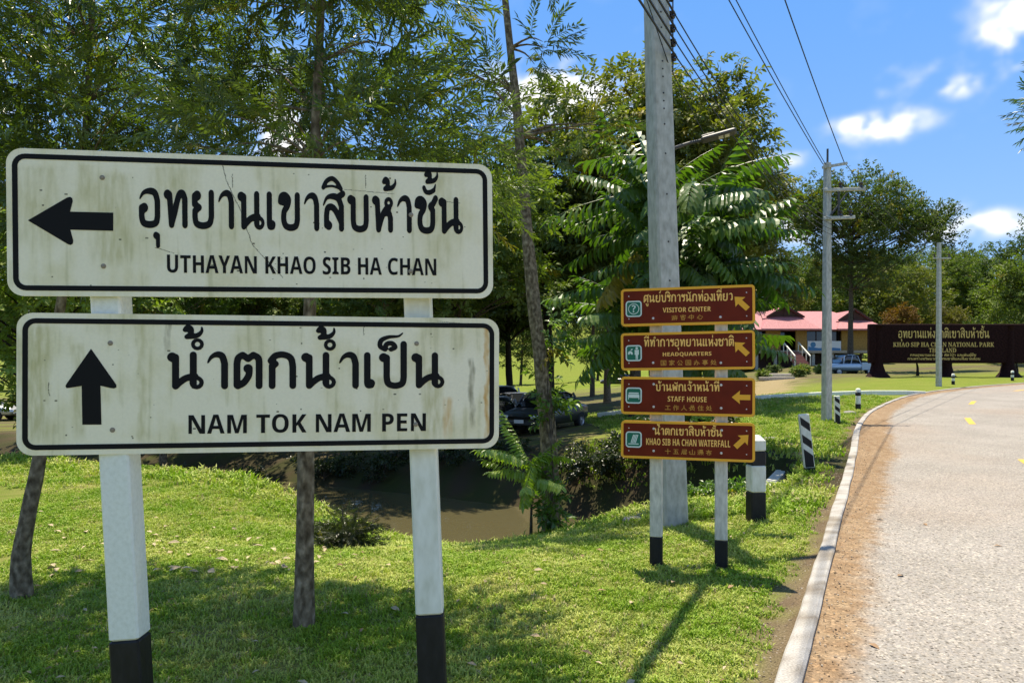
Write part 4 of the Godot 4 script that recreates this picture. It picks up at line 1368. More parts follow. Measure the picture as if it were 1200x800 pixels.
func build_name_sign() -> void:
	var l := at(1018, 402, 50.0)
	var r := at(1203, 402, 50.0)
	var base := on_ground(1110, 50.2)
	var t := thing("park_name_sign", "long dark brown park name board on thick trunk-like legs with gold lettering", "sign", base)
	var w := 10.5
	var cy := at(1110, 402.5, 50.0).y - base.y
	var s := Shape.new()
	s.box(Transform3D(Basis(), Vector3(0, cy, 0)), Vector3(w, 2.62, 0.4), 0.05)
	var board := part("board", s, M.sign_timber, t)
	for x in [-4.62, 0.0, 4.15]:
		s = Shape.new()
		s.smooth = true
		var gx := ground(base.x + x, 50.2) - base.y
		var rr := []
		var pp := []
		for k in 9:
			var u := k / 8.0
			pp.append(Vector3(x, lerpf(gx - 0.1, cy + (1.2 if x > 4.0 or x < -4.0 else -1.2), u), -0.05))
			rr.append(0.34 + 0.5 * exp(-u * (cy + 1.2 - gx) * (2.6 if x != 0.0 else 1.6)))
		s.tube(pp, rr, 12, true, 0.08, int(x * 3))
		part("leg", s, M.sign_timber, t)
	var fr := Transform3D(Basis(), base + Vector3(0, cy, 0.2))
	var line := func(text: String, px0: float, py0: float, px1: float, h: float, wt: float):
		var a := on_panel(fr, px0, py0)
		var b := on_panel(fr, px1, py0)
		var sh := written(text, a, b, h * 50.0 / FL, wt, 0.21)
		for k in sh.v.size():
			sh.v[k].y += cy
		part("lettering", sh, M.sign_letter, board)
	line.call("อุทยานแห่งชาติเขาสิบห้าชั้น", 1053.0, 396.2, 1159.5, 9.0, 0.075)
	line.call("กรมอุทยานแห่งชาติ สัตว์ป่า และพันธุ์พืช", 1067.0, 417.4, 1144.0, 2.6, 0.09)
	line.call("กระทรวงทรัพยากรธรรมชาติและสิ่งแวดล้อม", 1064.0, 421.8, 1149.0, 2.6, 0.09)
	for e in [["KHAO SIP HA CHAN NATIONAL PARK", 1047, 406.3, 1165.5, 401.0], ["THAILAND", 1089.0, 412.8, 1121.0, 407.8]]:
		var lo := on_panel(fr, e[1], e[2])
		var hi := on_panel(fr, e[3], e[4])
		latin(e[0], lo + Vector2(0, cy), hi + Vector2(0, cy), 0.205, M.sign_letter, board, true)

func build_house() -> void:
	var base := on_ground(950, 70.0)
	base.y = 2.0
	var t := thing("visitor_centre", "ochre visitor centre with pink hipped roof and two small gables", "building", base)
	var k := 70.0 / FL
	var X := func(px: float) -> float: return (px - 950.0) * k
	var Y := func(py: float) -> float: return EYE + (HORIZON - py) * k - 2.0
	var floor_y: float = Y.call(411.0)
	var eave: float = Y.call(385.0)
	var ridge: float = Y.call(361.0)
	var x0: float = X.call(838.0)
	var x1: float = X.call(1022.0)
	var s := Shape.new()
	s.box(Transform3D(Basis(), Vector3((x0 + x1) / 2, floor_y - 0.1, -4.0)), Vector3(x1 - x0 + 0.3, 0.25, 9.2), 0.02)
	part("floor_slab", s, M.slab, t)
	# piles and the dark underfloor
	for i in 9:
		s = Shape.new()
		s.box(Transform3D(Basis(), Vector3(lerpf(x0 + 0.3, x1 - 0.3, i / 8.0), (floor_y - 0.22 - 0.6) / 2.0, 0.2)), Vector3(0.25, floor_y + 0.38, 0.25))
		part("pile", s, M.concrete, t)
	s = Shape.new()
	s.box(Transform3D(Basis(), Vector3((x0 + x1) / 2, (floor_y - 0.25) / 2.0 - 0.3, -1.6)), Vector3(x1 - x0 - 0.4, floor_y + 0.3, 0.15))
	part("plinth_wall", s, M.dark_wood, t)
	# walls with openings between
	var solid := [[838, 861], [872, 884], [897.5, 914.5], [932.5, 945.5], [986, 1000], [1000, 1022]]
	for q in solid:
		s = Shape.new()
		var a: float = X.call(q[0])
		var b: float = X.call(q[1])
		s.box(Transform3D(Basis(), Vector3((a + b) / 2, (floor_y + eave) / 2.0 + 0.012, 0.0)), Vector3(b - a - 0.004, eave - floor_y, 0.2))
		part("wall", s, M.wall_ochre, t)
	for q in [[861, 872], [884, 897.5], [945.5, 986]]:
		var a: float = X.call(q[0])
		var b: float = X.call(q[1])
		s = Shape.new()
		s.box(Transform3D(Basis(), Vector3((a + b) / 2, floor_y + 0.36, 0.0)), Vector3(b - a - 0.004, 0.70, 0.16))
		part("parapet", s, M.wall_ochre, t)
		s = Shape.new()
		s.box(Transform3D(Basis(), Vector3((a + b) / 2, (floor_y + 0.72 + eave) / 2.0, -0.5)), Vector3(b - a, eave - floor_y - 0.7, 0.04))
		var win := part("window", s, M.glass_dark, t)
		var n := int(maxf(1.0, (b - a) / 0.9))
		for i in n + 1:
			s = Shape.new()
			s.box(Transform3D(Basis(), Vector3(lerpf(a, b, float(i) / n), (floor_y + 0.72 + eave) / 2.0, -0.46)), Vector3(0.07, eave - floor_y - 0.7, 0.07))
			part("mullion", s, M.dark_wood, win)
	for e in [x0, x1]:
		s = Shape.new()
		s.box(Transform3D(Basis(), Vector3(e + (0.1 if e < 0 else -0.1), (floor_y + eave) / 2.0 + 0.012, -4.2)), Vector3(0.2, eave - floor_y, 8.2))
		part("wall", s, M.wall_ochre, t)
	s = Shape.new()
	s.box(Transform3D(Basis(), Vector3((x0 + x1) / 2, (floor_y + eave) / 2.0, -8.3)), Vector3(x1 - x0, eave - floor_y, 0.2))
	part("wall", s, M.wall_ochre, t)
	# doorway, set back and open
	var da: float = X.call(914.5)
	var db: float = X.call(932.5)
	s = Shape.new()
	s.box(Transform3D(Basis(), Vector3((da + db) / 2, (floor_y + eave) / 2.0, -1.4)), Vector3(db - da, eave - floor_y, 0.06))
	part("door", s, M.glass_dark, t)
	# main roof: hipped, ridge along x
	var ov := 0.9
	var rx0 := x0 - ov
	var rx1 := x1 + ov + 0.3
	var zf := ov
	var zb := -9.1
	var zr := -4.1
	s = Shape.new()
	var A := Vector3(rx0, eave - 0.1, zf)
	var B := Vector3(rx1, eave - 0.1, zf)
	var C := Vector3(rx1, eave - 0.1, zb)
	var D := Vector3(rx0, eave - 0.1, zb)
	var R0 := Vector3(rx0 + 3.4, ridge, zr)
	var R1 := Vector3(rx1 - 3.2, ridge, zr)
	s.quad(A, R0, R1, B); s.quad(C, R1, R0, D); s.tri(B, R1, C); s.tri(D, R0, A)
	s.quad(A - Vector3(0, 0.1, 0), A, B, B - Vector3(0, 0.1, 0)); s.quad(B - Vector3(0, 0.1, 0), B, C, C - Vector3(0, 0.1, 0))
	s.quad(A - Vector3(0, 0.1, 0), B - Vector3(0, 0.1, 0), C - Vector3(0, 0.1, 0), D - Vector3(0, 0.1, 0))
	var roof := part("roof", s, M.roof_pink, t)
	# two forward wings with a small gable on top of a hip
	for q in [[923.0, 888.0, 957.0, 359.0, 1.5], [1005.5, 976.0, 1036.0, 363.0, 1.3]]:
		var cx: float = X.call(q[0])
		var a: float = X.call(q[1])
		var b: float = X.call(q[2])
		var top: float = Y.call(q[3]) + 0.05
		var gh := top - 0.95         # where the hip ends and the gable begins
		var zo := zf + 0.25
		s = Shape.new()
		var e0 := Vector3(a, eave - 0.06, zo)
		var e1 := Vector3(b, eave - 0.06, zo)
		var zg := zo - 1.9
		var g0 := Vector3(cx - q[4], gh, zg)
		var g1 := Vector3(cx + q[4], gh, zg)
		var pk := Vector3(cx, top, zg + 0.25)
		var bk := Vector3(cx, top, zr - 0.4)
		s.quad(e0, g0, g1, e1)
		s.tri(e0, Vector3(cx - q[4], gh, zr), g0)
		s.tri(e1, g1, Vector3(cx + q[4], gh, zr))
		s.quad(Vector3(cx - q[4] - 0.25, gh - 0.12, zg + 0.25), Vector3(cx - q[4] - 0.25, gh - 0.12, zr), bk, pk)
		s.quad(Vector3(cx + q[4] + 0.25, gh - 0.12, zg + 0.25), pk, bk, Vector3(cx + q[4] + 0.25, gh - 0.12, zr))
		s.quad(e0 - Vector3(0, 0.14, 0), e0, e1, e1 - Vector3(0, 0.14, 0))
		var wing := part("porch_roof", s, M.roof_pink, roof)
		s = Shape.new()
		s.tri(Vector3(cx - q[4], gh + 0.02, zg + 0.05), Vector3(cx, top - 0.1, zg + 0.05), Vector3(cx + q[4], gh + 0.02, zg + 0.05))
		s.bar(Vector3(cx - q[4] - 0.3, gh - 0.06, zg + 0.29), Vector3(cx, top + 0.06, zg + 0.29), 0.06, 0.16)
		s.bar(Vector3(cx + q[4] + 0.3, gh - 0.06, zg + 0.29), Vector3(cx, top + 0.06, zg + 0.29), 0.06, 0.16)
		s.bar(Vector3(cx, gh, zg + 0.12), Vector3(cx, top - 0.1, zg + 0.12), 0.1, 0.06)
		part("gable", s, M.dark_wood, roof)
	# flight of steps with rails
	var sx: float = X.call(923.5)
	for i in 9:
		s = Shape.new()
		var y := floor_y - 0.14 * (i + 1)
		s.box(Transform3D(Basis(), Vector3(sx, y, 1.0 + i * 0.3)), Vector3(1.25, 0.16, 0.34), 0.01)
		part("step", s, M.step_tile, t)
	for e in [-1, 1]:
		s = Shape.new()
		s.bar(Vector3(sx + e * 0.68, floor_y + 0.75, 0.8), Vector3(sx + e * 0.68, floor_y - 0.55, 3.6), 0.09, 0.1)
		for i in 4:
			var u := i / 3.0
			s.bar(Vector3(sx + e * 0.68, lerpf(floor_y - 0.1, floor_y - 1.4, u), lerpf(0.8, 3.6, u)), Vector3(sx + e * 0.68, lerpf(floor_y + 0.75, floor_y - 0.55, u), lerpf(0.8, 3.6, u)), 0.07, 0.07)
		part("handrail", s, M.white_paint, t)
	# long slabs up the lawn
	for i in 5:
		var d := 60.5 - i * 2.3
		var gx := (917.0 - i * 1.6 - 600.0) / FL * d
		s = Shape.new()
		s.box(Transform3D(Basis(Vector3.UP, 0.05), Vector3(gx, ground(gx, d) + 0.07, -d)), Vector3(2.3, 0.22, 0.6), 0.02)
		tag(part("stepping_slab", s, M.slab), ["topmost", "second", "third", "fourth", "lowest"][i] + " long stone slab of the lawn steps below the visitor centre stairs", "stepping slab", "stone slabs up the lawn")
	# blue and white banner on the parapet
	var bn := thing("banner", "white and blue banner hung along the veranda of the visitor centre", "banner", base + Vector3(X.call(965.5), floor_y + 0.45, 0.16))
	s = Shape.new()
	s.box(Transform3D(), Vector3(3.1, 0.92, 0.03))
	part("cloth", s, M.banner_white, bn)
	s = Shape.new()
	s.plate(Transform3D(), PackedVector2Array([Vector2(-1.5, -0.44), Vector2(1.5, -0.44), Vector2(1.5, -0.22), Vector2(0.4, -0.12), Vector2(-0.5, -0.2), Vector2(-1.5, -0.05)]), 0.0, 0.019)
	part("blue_print", s, M.banner_blue, bn)
	s = Shape.new()
	s.plate(Transform3D(Basis(), Vector3(-1.05, 0.12, 0)), rounded(0.5, 0.5, 0.24), 0.0, 0.018)
	part("blue_print", s, M.banner_blue, bn)

# ---------------------------------------------------------------- vehicles
# a body lofted through sections along its length: [x, half width, underside, shoulder], and a cabin [x, half width at roof, shoulder, roof]
func loft(sections: Array, n: float) -> Shape:
	var s := Shape.new()
	s.smooth = true
	var last := []
	for q in sections:
		var ring_ := []
		var cy: float = (q[2] + q[3]) / 2.0
		var hy: float = (q[3] - q[2]) / 2.0
		for k in 20:
			var a := TAU * k / 20.0
			var c := cos(a)
			var d := sin(a)
			var tuck: float = q[4] if q.size() > 4 else 0.0
			var w: float = q[1] * (1.0 - tuck * (d * 0.5 + 0.5))
			ring_.append(Vector3(q[0], cy + hy * signf(d) * pow(absf(d), n), w * signf(c) * pow(absf(c), n)))
		if last.size():
			for k in 20:
				var j := (k + 1) % 20
				s.quad(last[k], last[j], ring_[j], ring_[k])
		else:
			for k in range(1, 19):
				s.tri(ring_[0], ring_[k], ring_[k + 1])
		last = ring_
	for k in range(1, 19):
		s.tri(last[0], last[k + 1], last[k])
	return s

func car(called: String, label: String, category: String, p: Vector3, turn: float, kind: String, paint: Material) -> void:
	var t := thing(called, label, category, p, turn, "parked vehicles")
	var L := 4.4
	var W := 0.88
	var roof := 1.46
	var belt := 0.92
	var body := []
	var cabin := []
	if kind == "sedan":
		body = [[-2.2, 0.74, 0.38, 0.80], [-2.12, 0.82, 0.30, 0.93], [-1.5, W, 0.26, 0.96], [-0.6, W, 0.24, 0.95], [0.6, W, 0.24, 0.93], [1.4, W, 0.26, 0.86], [2.0, 0.82, 0.28, 0.74], [2.2, 0.72, 0.34, 0.62]]
		cabin = [[-1.75, 0.70, 0.88, 0.97, 0.05], [-1.1, 0.74, 0.85, 1.32, 0.16], [-0.5, 0.75, 0.85, 1.44, 0.2], [0.15, 0.75, 0.85, 1.42, 0.2], [0.6, 0.74, 0.85, 1.22, 0.14], [1.15, 0.70, 0.82, 0.92, 0.05]]
	elif kind == "suv":
		roof = 1.78
		body = [[-2.25, 0.78, 0.45, 0.95], [-2.15, 0.88, 0.36, 1.08], [-1.4, 0.92, 0.32, 1.1], [0.8, 0.92, 0.32, 1.08], [1.5, 0.92, 0.34, 1.05], [2.15, 0.86, 0.36, 0.95], [2.3, 0.76, 0.42, 0.8]]
		cabin = [[-2.18, 0.74, 1.0, 1.1, 0.05], [-1.95, 0.79, 1.0, 1.66, 0.12], [-1.5, 0.8, 1.0, 1.76, 0.15], [0.2, 0.8, 1.0, 1.76, 0.15], [0.7, 0.78, 1.0, 1.5, 0.1], [1.15, 0.74, 1.0, 1.1, 0.05]]
	else:
		L = 5.2
		roof = 1.74
		body = [[-0.75, 0.9, 0.42, 1.02], [-0.5, 0.92, 0.36, 1.06], [0.9, 0.92, 0.36, 1.06], [1.7, 0.91, 0.4, 1.02], [2.4, 0.86, 0.42, 0.92], [2.6, 0.76, 0.46, 0.8]]
		cabin = [[-0.7, 0.76, 1.0, 1.1, 0.05], [-0.6, 0.8, 1.0, 1.62, 0.12], [-0.2, 0.8, 1.0, 1.74, 0.15], [0.5, 0.8, 1.0, 1.72, 0.15], [0.95, 0.78, 1.0, 1.42, 0.1], [1.4, 0.74, 1.0, 1.08, 0.05]]
	part("body", loft(body, 0.45), paint, t)
	var glass := part("windows", loft(cabin, 0.5), M.glass_dark, t)
	# roof skin and pillars over the glass
	var top := []
	for q in cabin:
		if q[3] > roof - 0.20:
			top.append([q[0], q[1] * 0.88, q[3] - 0.07, q[3] + 0.012, 0.1])
	if top.size() > 1:
		part("roof", loft(top, 0.6), paint, t)
	for side in [-1.0, 1.0]:
		var s := Shape.new()
		for xp in ([cabin[1][0], (cabin[2][0] + cabin[3][0]) / 2.0, cabin[4][0]]):
			var lean: float = 0.10 * signf(xp)
			s.bar(Vector3(xp + lean * 1.6, belt + 0.02, side * 0.775), Vector3(xp - lean, roof - 0.10, side * 0.66), 0.05, 0.07)
		part("pillars", s, paint, glass)
	if kind == "pickup":
		for e in [[Vector3(-1.68, 0.78, 0.86), Vector3(1.9, 0.62, 0.1)], [Vector3(-1.68, 0.78, -0.86), Vector3(1.9, 0.62, 0.1)], [Vector3(-2.6, 0.78, 0), Vector3(0.1, 0.62, 1.82)]]:
			var s := Shape.new()
			s.box(Transform3D(Basis(), e[0]), e[1], 0.03)
			part("bed_side", s, paint, t)
		var s := Shape.new()
		s.box(Transform3D(Basis(), Vector3(-1.68, 0.5, 0)), Vector3(1.8, 0.08, 1.6))
		part("bed_floor", s, M.dark_plastic, t)
	var wx := 1.35 if kind != "pickup" else 1.62
	for x in [-wx, wx]:
		for side in [-1.0, 1.0]:
			var s := Shape.new()
			s.smooth = false
			var r := 0.32 if kind == "sedan" else 0.37
			var tr := Transform3D(Basis(Vector3.RIGHT, PI / 2 * side), Vector3(x, r, side * (W - 0.11)))
			s.lathe(tr, [Vector2(0.0, -0.1), Vector2(r * 0.95, -0.1), Vector2(r, -0.06), Vector2(r, 0.08), Vector2(r * 0.94, 0.115), Vector2(r * 0.64, 0.12)], 20)
			var wheel := part("wheel", s, M.tyre, t)
			s = Shape.new()
			s.lathe(tr, [Vector2(r * 0.64, 0.118), Vector2(r * 0.58, 0.09), Vector2(r * 0.2, 0.10), Vector2(0, 0.12)], 14)
			part("rim", s, M.rim, wheel)
	var fx: float = body[-1][0]
	var rx := -2.2 if kind == "sedan" else -2.26 if kind == "suv" else -2.66
	for side in [-1.0, 1.0]:
		var s := Shape.new()
		s.box(Transform3D(Basis(Vector3.UP, -side * 0.35), Vector3(fx - 0.07, (0.60 if kind == "sedan" else 0.82), side * 0.60)), Vector3(0.10, 0.13, 0.34), 0.03)
		part("headlight", s, M.lamp_clear, t)
		s = Shape.new()
		s.box(Transform3D(Basis(), Vector3(rx + 0.04, (0.74 if kind == "sedan" else 0.9), side * 0.64)), Vector3(0.10, 0.16, 0.24), 0.03)
		part("tail_light", s, M.lamp_red, t)
	for e in [[fx + 0.015, 0.45], [rx - 0.012, 0.55]]:
		var s := Shape.new()
		s.box(Transform3D(Basis(), Vector3(e[0], e[1], 0)), Vector3(0.02, 0.12, 0.36))
		part("number_plate", s, M.plate_white, t)
		s = Shape.new()
		s.box(Transform3D(Basis(), Vector3(e[0] - signf(e[0]) * 0.05, 0.38, 0)), Vector3(0.08, 0.12, 1.3), 0.02)
		part("bumper", s, M.dark_plastic, t)

func build_vehicles() -> void:
	car("parked_car", "black saloon parked under the trees beyond the creek, between trunks", "car", on_ground(640, 28.0), deg_to_rad(-118), "sedan", M.car_black)
	car("parked_car", "pale silver car half hidden behind the right end of the lower white board", "car", on_ground(580, 29.5), deg_to_rad(-75), "sedan", M.car_silver)
	car("parked_van", "boxy white van standing in deep shade behind the black saloon", "van", on_ground(588, 38.0), deg_to_rad(-70), "suv", M.car_white)
	car("parked_car", "dark car parked in front of the white van in the shade", "car", on_ground(610, 34.0), deg_to_rad(-65), "sedan", M.car_black)
	car("parked_car", "distant black car on the edge of the sunlit lawn left of the brown sign", "car", on_ground(727, 84.0), deg_to_rad(172), "sedan", M.car_black)
	car("parked_car", "silver car at the left edge of the picture beside the lower white board", "car", on_ground(-28, 41.0), deg_to_rad(8), "sedan", M.car_silver)
	car("pickup_truck", "pale blue pickup truck parked on the lawn before the visitor centre", "pickup truck", on_ground(992, 61.0), deg_to_rad(-158), "pickup", M.car_blue)

# ---------------------------------------------------------------- plants
# one leaf: folded along its midrib, drooping towards the tip
func leaf(s: Shape, p: Vector3, dir: Vector3, up: Vector3, length: float, width: float, droop := 0.15, full := false) -> void:
	var side := dir.cross(up).normalized()
	var n := side.cross(dir).normalized()
	var tip := p + dir * length - n * length * droop
	var m := p + dir * length * 0.45 - n * length * droop * 0.2
	var l := m + side * width * 0.5 + n * width * 0.18
	var r := m - side * width * 0.5 + n * width * 0.18
	if full:
		var m2 := p + dir * length * 0.78 - n * length * droop * 0.6
		var l2 := m2 + side * width * 0.32 + n * width * 0.1
		var r2 := m2 - side * width * 0.32 + n * width * 0.1
		s.tri(p, l, m); s.tri(p, m, r)
		s.quad(m, l, l2, m2); s.quad(m, m2, r2, r)
		s.tri(m2, l2, tip); s.tri(m2, tip, r2)
	else:
		s.tri(p, l, tip); s.tri(p, tip, r)

# twigs with leaves; they grow along +y and lie flat across z
func sprig(kind: String, k: int) -> Mesh:
	var key := "%s %d" % [kind, k]
	if mesh_cache.has(key):
		return mesh_cache[key]
	var r := RandomNumberGenerator.new()
	r.seed = hash(key)
	var s := Shape.new()
	if kind == "lance":            # long narrow leaves
		for i in 24:
			var u := i / 23.0
			var side := -1.0 if i % 2 else 1.0
			var p := Vector3(sin(u * 3.0) * 0.015, u * 0.30, 0)
			var a := side * r.randf_range(0.7, 1.2) * (1.0 - 0.55 * u)
			var dir := Vector3(sin(a), cos(a), r.randf_range(-0.45, 0.25)).normalized()
			leaf(s, p, dir, Vector3(r.randf_range(-0.3, 0.3), 0, 1).normalized(), r.randf_range(0.06, 0.095), r.randf_range(0.014, 0.021), r.randf_range(0.05, 0.3))
		s.tube([Vector3.ZERO, Vector3(0.012, 0.15, 0), Vector3(0, 0.30, 0)], [0.003, 0.002, 0.001], 3, false)
	elif kind == "broad":          # medium oval leaves
		for i in 11:
			var u := i / 10.0
			var a := i * 2.4
			var p := Vector3(0, u * 0.24, 0)
			var dir := Vector3(cos(a), 0.35 + u * 0.7, sin(a) * 0.7).normalized()
			leaf(s, p, dir, Vector3(r.randf_range(-0.4, 0.4), r.randf_range(0.0, 0.6), 1).normalized(), r.randf_range(0.10, 0.16), r.randf_range(0.05, 0.075), r.randf_range(0.1, 0.4), true)
		s.tube([Vector3.ZERO, Vector3(0, 0.26, 0)], [0.004, 0.002], 3, false)
	elif kind == "far":            # a bunch of foliage for trees seen from afar
		for i in 15:
			var p := Vector3(r.randf_range(-0.3, 0.3), r.randf_range(0.0, 0.55), r.randf_range(-0.18, 0.18))
			var dir := Vector3(r.randf_range(-1, 1), r.randf_range(-0.5, 0.9), r.randf_range(-0.8, 0.8)).normalized()
			leaf(s, p, dir, Vector3(r.randf_range(-0.5, 0.5), r.randf_range(-0.2, 0.7), 1).normalized(), r.randf_range(0.18, 0.30), r.randf_range(0.09, 0.15), r.randf_range(0.0, 0.4))
	elif kind == "frond":          # a long compound leaf with hanging leaflets, for the tree behind the pole
		var n := 13
		for i in n:
			var u := (i + 0.6) / n
			var p := Vector3(0, u * 1.25, -0.30 * u * u)
			for side in [-1.0, 1.0]:
				var size := (0.34 - 0.10 * absf(u - 0.45)) * (1.0 if u < 0.9 else 0.75)
				var dir := Vector3(side * r.randf_range(0.6, 0.9), 0.25 + 0.4 * u, r.randf_range(-1.3, -0.7)).normalized()
				leaf(s, p, dir, Vector3(side * -0.45, 0, 1).normalized(), size * r.randf_range(0.85, 1.1), r.randf_range(0.10, 0.13), 0.3, true)
		leaf(s, Vector3(0, 1.25, -0.3), Vector3(0, 0.9, -0.4).normalized(), Vector3(0, 0.4, 1).normalized(), 0.26, 0.09, 0.3, true)
		var path := []
		for i in 6:
			var u := i / 5.0
			path.append(Vector3(0, u * 1.25, -0.30 * u * u))
		s.tube(path, [0.010, 0.008, 0.007, 0.006, 0.004, 0.003], 4, false)
	elif kind == "grass":
		for i in 11:
			var a := r.randf() * TAU
			var q := Vector3(cos(a), 0, sin(a)) * sqrt(r.randf()) * 0.045
			var b := r.randf() * TAU
			var lean := Vector3(cos(b), 0, sin(b))
			var h := r.randf_range(0.022, 0.058)
			var w := r.randf_range(0.003, 0.0055)
			var sd := lean.cross(Vector3.UP) * w
			var m := q + Vector3(0, h * 0.62, 0) + lean * h * r.randf_range(0.1, 0.35)
			var tip := m + Vector3(0, h * r.randf_range(0.05, 0.35), 0) + lean * h * r.randf_range(0.3, 0.7)
			s.quad(q - sd, m - sd * 0.85, m + sd * 0.85, q + sd)
			s.tri(m - sd * 0.85, tip, m + sd * 0.85)
	elif kind == "litter":
		leaf(s, Vector3(-0.05, 0.006, 0), Vector3(1, 0.08, 0.1).normalized(), Vector3(0, 1, 0.1), 0.10, 0.045, 0.2, true)
	mesh_cache[key] = s.commit()
	return mesh_cache[key]

func scatter(called: String, mesh: Mesh, m: Material, buf: PackedFloat32Array, parent: Node, kind := "") -> MultiMeshInstance3D:
	var mm := MultiMesh.new()
	mm.transform_format = MultiMesh.TRANSFORM_3D
	mm.use_colors = true
	mm.mesh = mesh
	mm.instance_count = buf.size() / 16
	mm.buffer = buf
	var o := MultiMeshInstance3D.new()
	o.name = called if parent else numbered(called)
	o.multimesh = mm
	o.material_override = m
	(parent if parent else self).add_child(o, true)
	if kind: o.set_meta("kind", kind)
	return o

func push(buf: PackedFloat32Array, b: Basis, p: Vector3, c: Color) -> void:
	buf.append_array(PackedFloat32Array([b.x.x, b.y.x, b.z.x, p.x, b.x.y, b.y.y, b.z.y, p.y, b.x.z, b.y.z, b.z.z, p.z, c.r, c.g, c.b, 1.0]))

func ball(r: RandomNumberGenerator) -> Vector3:
	var v := Vector3(r.randfn(), r.randfn(), r.randfn())
	return v.normalized() if v.length() > 1e-4 else Vector3.UP

# A tree: trunk along a path, limbs reaching to clumps, and leafy twigs round each clump.
# o: seed, h height, r trunk radius, path (offsets from the base), blobs [[centre, radii, number of clumps]], clump radius, per (twigs per clump), leaf kind, size, a/b leaf colours, bark, low (lowest fork, share of height), droop, gap
func tree(called: String, label: String, category: String, group: String, p: Vector3, o: Dictionary) -> Node3D:
	var r := RandomNumberGenerator.new()
	r.seed = o.seed
	var t := thing(called, label, category, p, 0.0, group)
	var h: float = o.h
	var path: Array = o.get("path", [])
	if path.is_empty():
		var lean := Vector3(r.randf_range(-0.05, 0.05), 0, r.randf_range(-0.05, 0.05)) * h
		for i in 7:
			var u := i / 6.0
			path.append(Vector3(0, -0.3 + u * (h * 0.92 + 0.3), 0) + lean * u + Vector3(r.randfn(), 0, r.randfn()) * 0.02 * h * u * (1.0 - u))
	path = curve_through(path, 4)
	var radii := []
	for i in path.size():
		var u := float(i) / (path.size() - 1)
		radii.append(o.r * (lerpf(1.0, 0.22, pow(u, 0.85)) + 0.45 * exp(-u * h * 2.6)))
	var s := Shape.new()
	s.smooth = true
	s.tube(path, radii, o.get("sides", 10), true, 0.09, o.seed)
	var trunk := part("trunk", s, M[o.get("bark", "bark")], t)
	var tops: Vector3 = path[-1]
	# clumps
	var limbs := Shape.new()
	limbs.smooth = true
	var buf := PackedFloat32Array()
	var buf2 := PackedFloat32Array()
	var low: float = o.get("low", 0.35)
	var kind: String = o.leaf
	var size: float = o.get("size", 1.0)
	var rc: float = o.clump
	for blob in o.blobs:
		for i in int(blob[2]):
			var v := ball(r) * pow(r.randf(), o.get("shell", 0.42))
			var c: Vector3 = blob[0] + v * blob[1]
			# a limb from the trunk
			var want := clampf(c.y - Vector2(c.x, c.z).length() * 0.55, h * low, tops.y * 0.97)
			var k := 0
			while k < path.size() - 1 and path[k].y < want:
				k += 1
			var from: Vector3 = path[k]
			var reach := from.distance_to(c)
			var mid := from.lerp(c, 0.5) + Vector3(r.randfn() * 0.06, 0.10 + r.randfn() * 0.04, r.randfn() * 0.06) * reach
			var lr := clampf(radii[k] * 0.42, 0.012, 0.05 + reach * 0.012)
			if r.randf() < o.get("limbs", 0.6):
				limbs.tube(curve_through([from, mid, c], 3), [lr, lr * 0.85, lr * 0.7, lr * 0.55, lr * 0.42, lr * 0.3, lr * 0.15], 5, false)
			var tint := r.randf()
			for j in int(o.per):
				var e := ball(r) * Vector3(1.0, 0.7, 1.0)
				var q := c + e * rc * pow(r.randf(), 0.5)
				var out := (q - Vector3(from.x, c.y, from.z))
				var dir: Vector3 = (e * 0.7 + out.normalized() * 0.6 + Vector3(0, o.get("lift", 0.1), 0) + ball(r) * 0.35).normalized()
				var zz: Vector3 = (Vector3.UP + ball(r) * o.get("roll", 0.55))
				zz = (zz - dir * zz.dot(dir)).normalized()
				var sc := size * r.randf_range(0.75, 1.2)
				var b := Basis(dir.cross(zz), dir, zz).scaled_local(Vector3.ONE * sc)
				var a: Color = o.a
				var col := a.lerp(o.b, clampf(tint * 0.6 + r.randf() * 0.5, 0, 1))
				if r.randf() < o.get("old", 0.02):
					col = Color(0.28, 0.22, 0.03)
				col = col * r.randf_range(0.8, 1.2)
				push(buf if j % 2 else buf2, b, q, col)
	if limbs.v.size():
		part("branches", limbs, M[o.get("bark", "bark")], t)
	var lm: Material = M[o.get("mat", "leaf")]
	if buf2.size():
		scatter("crown", sprig(kind, 0), lm, buf2, t, "stuff")
	if buf.size():
		scatter("crown", sprig(kind, 1), lm, buf, t, "stuff")
	return t

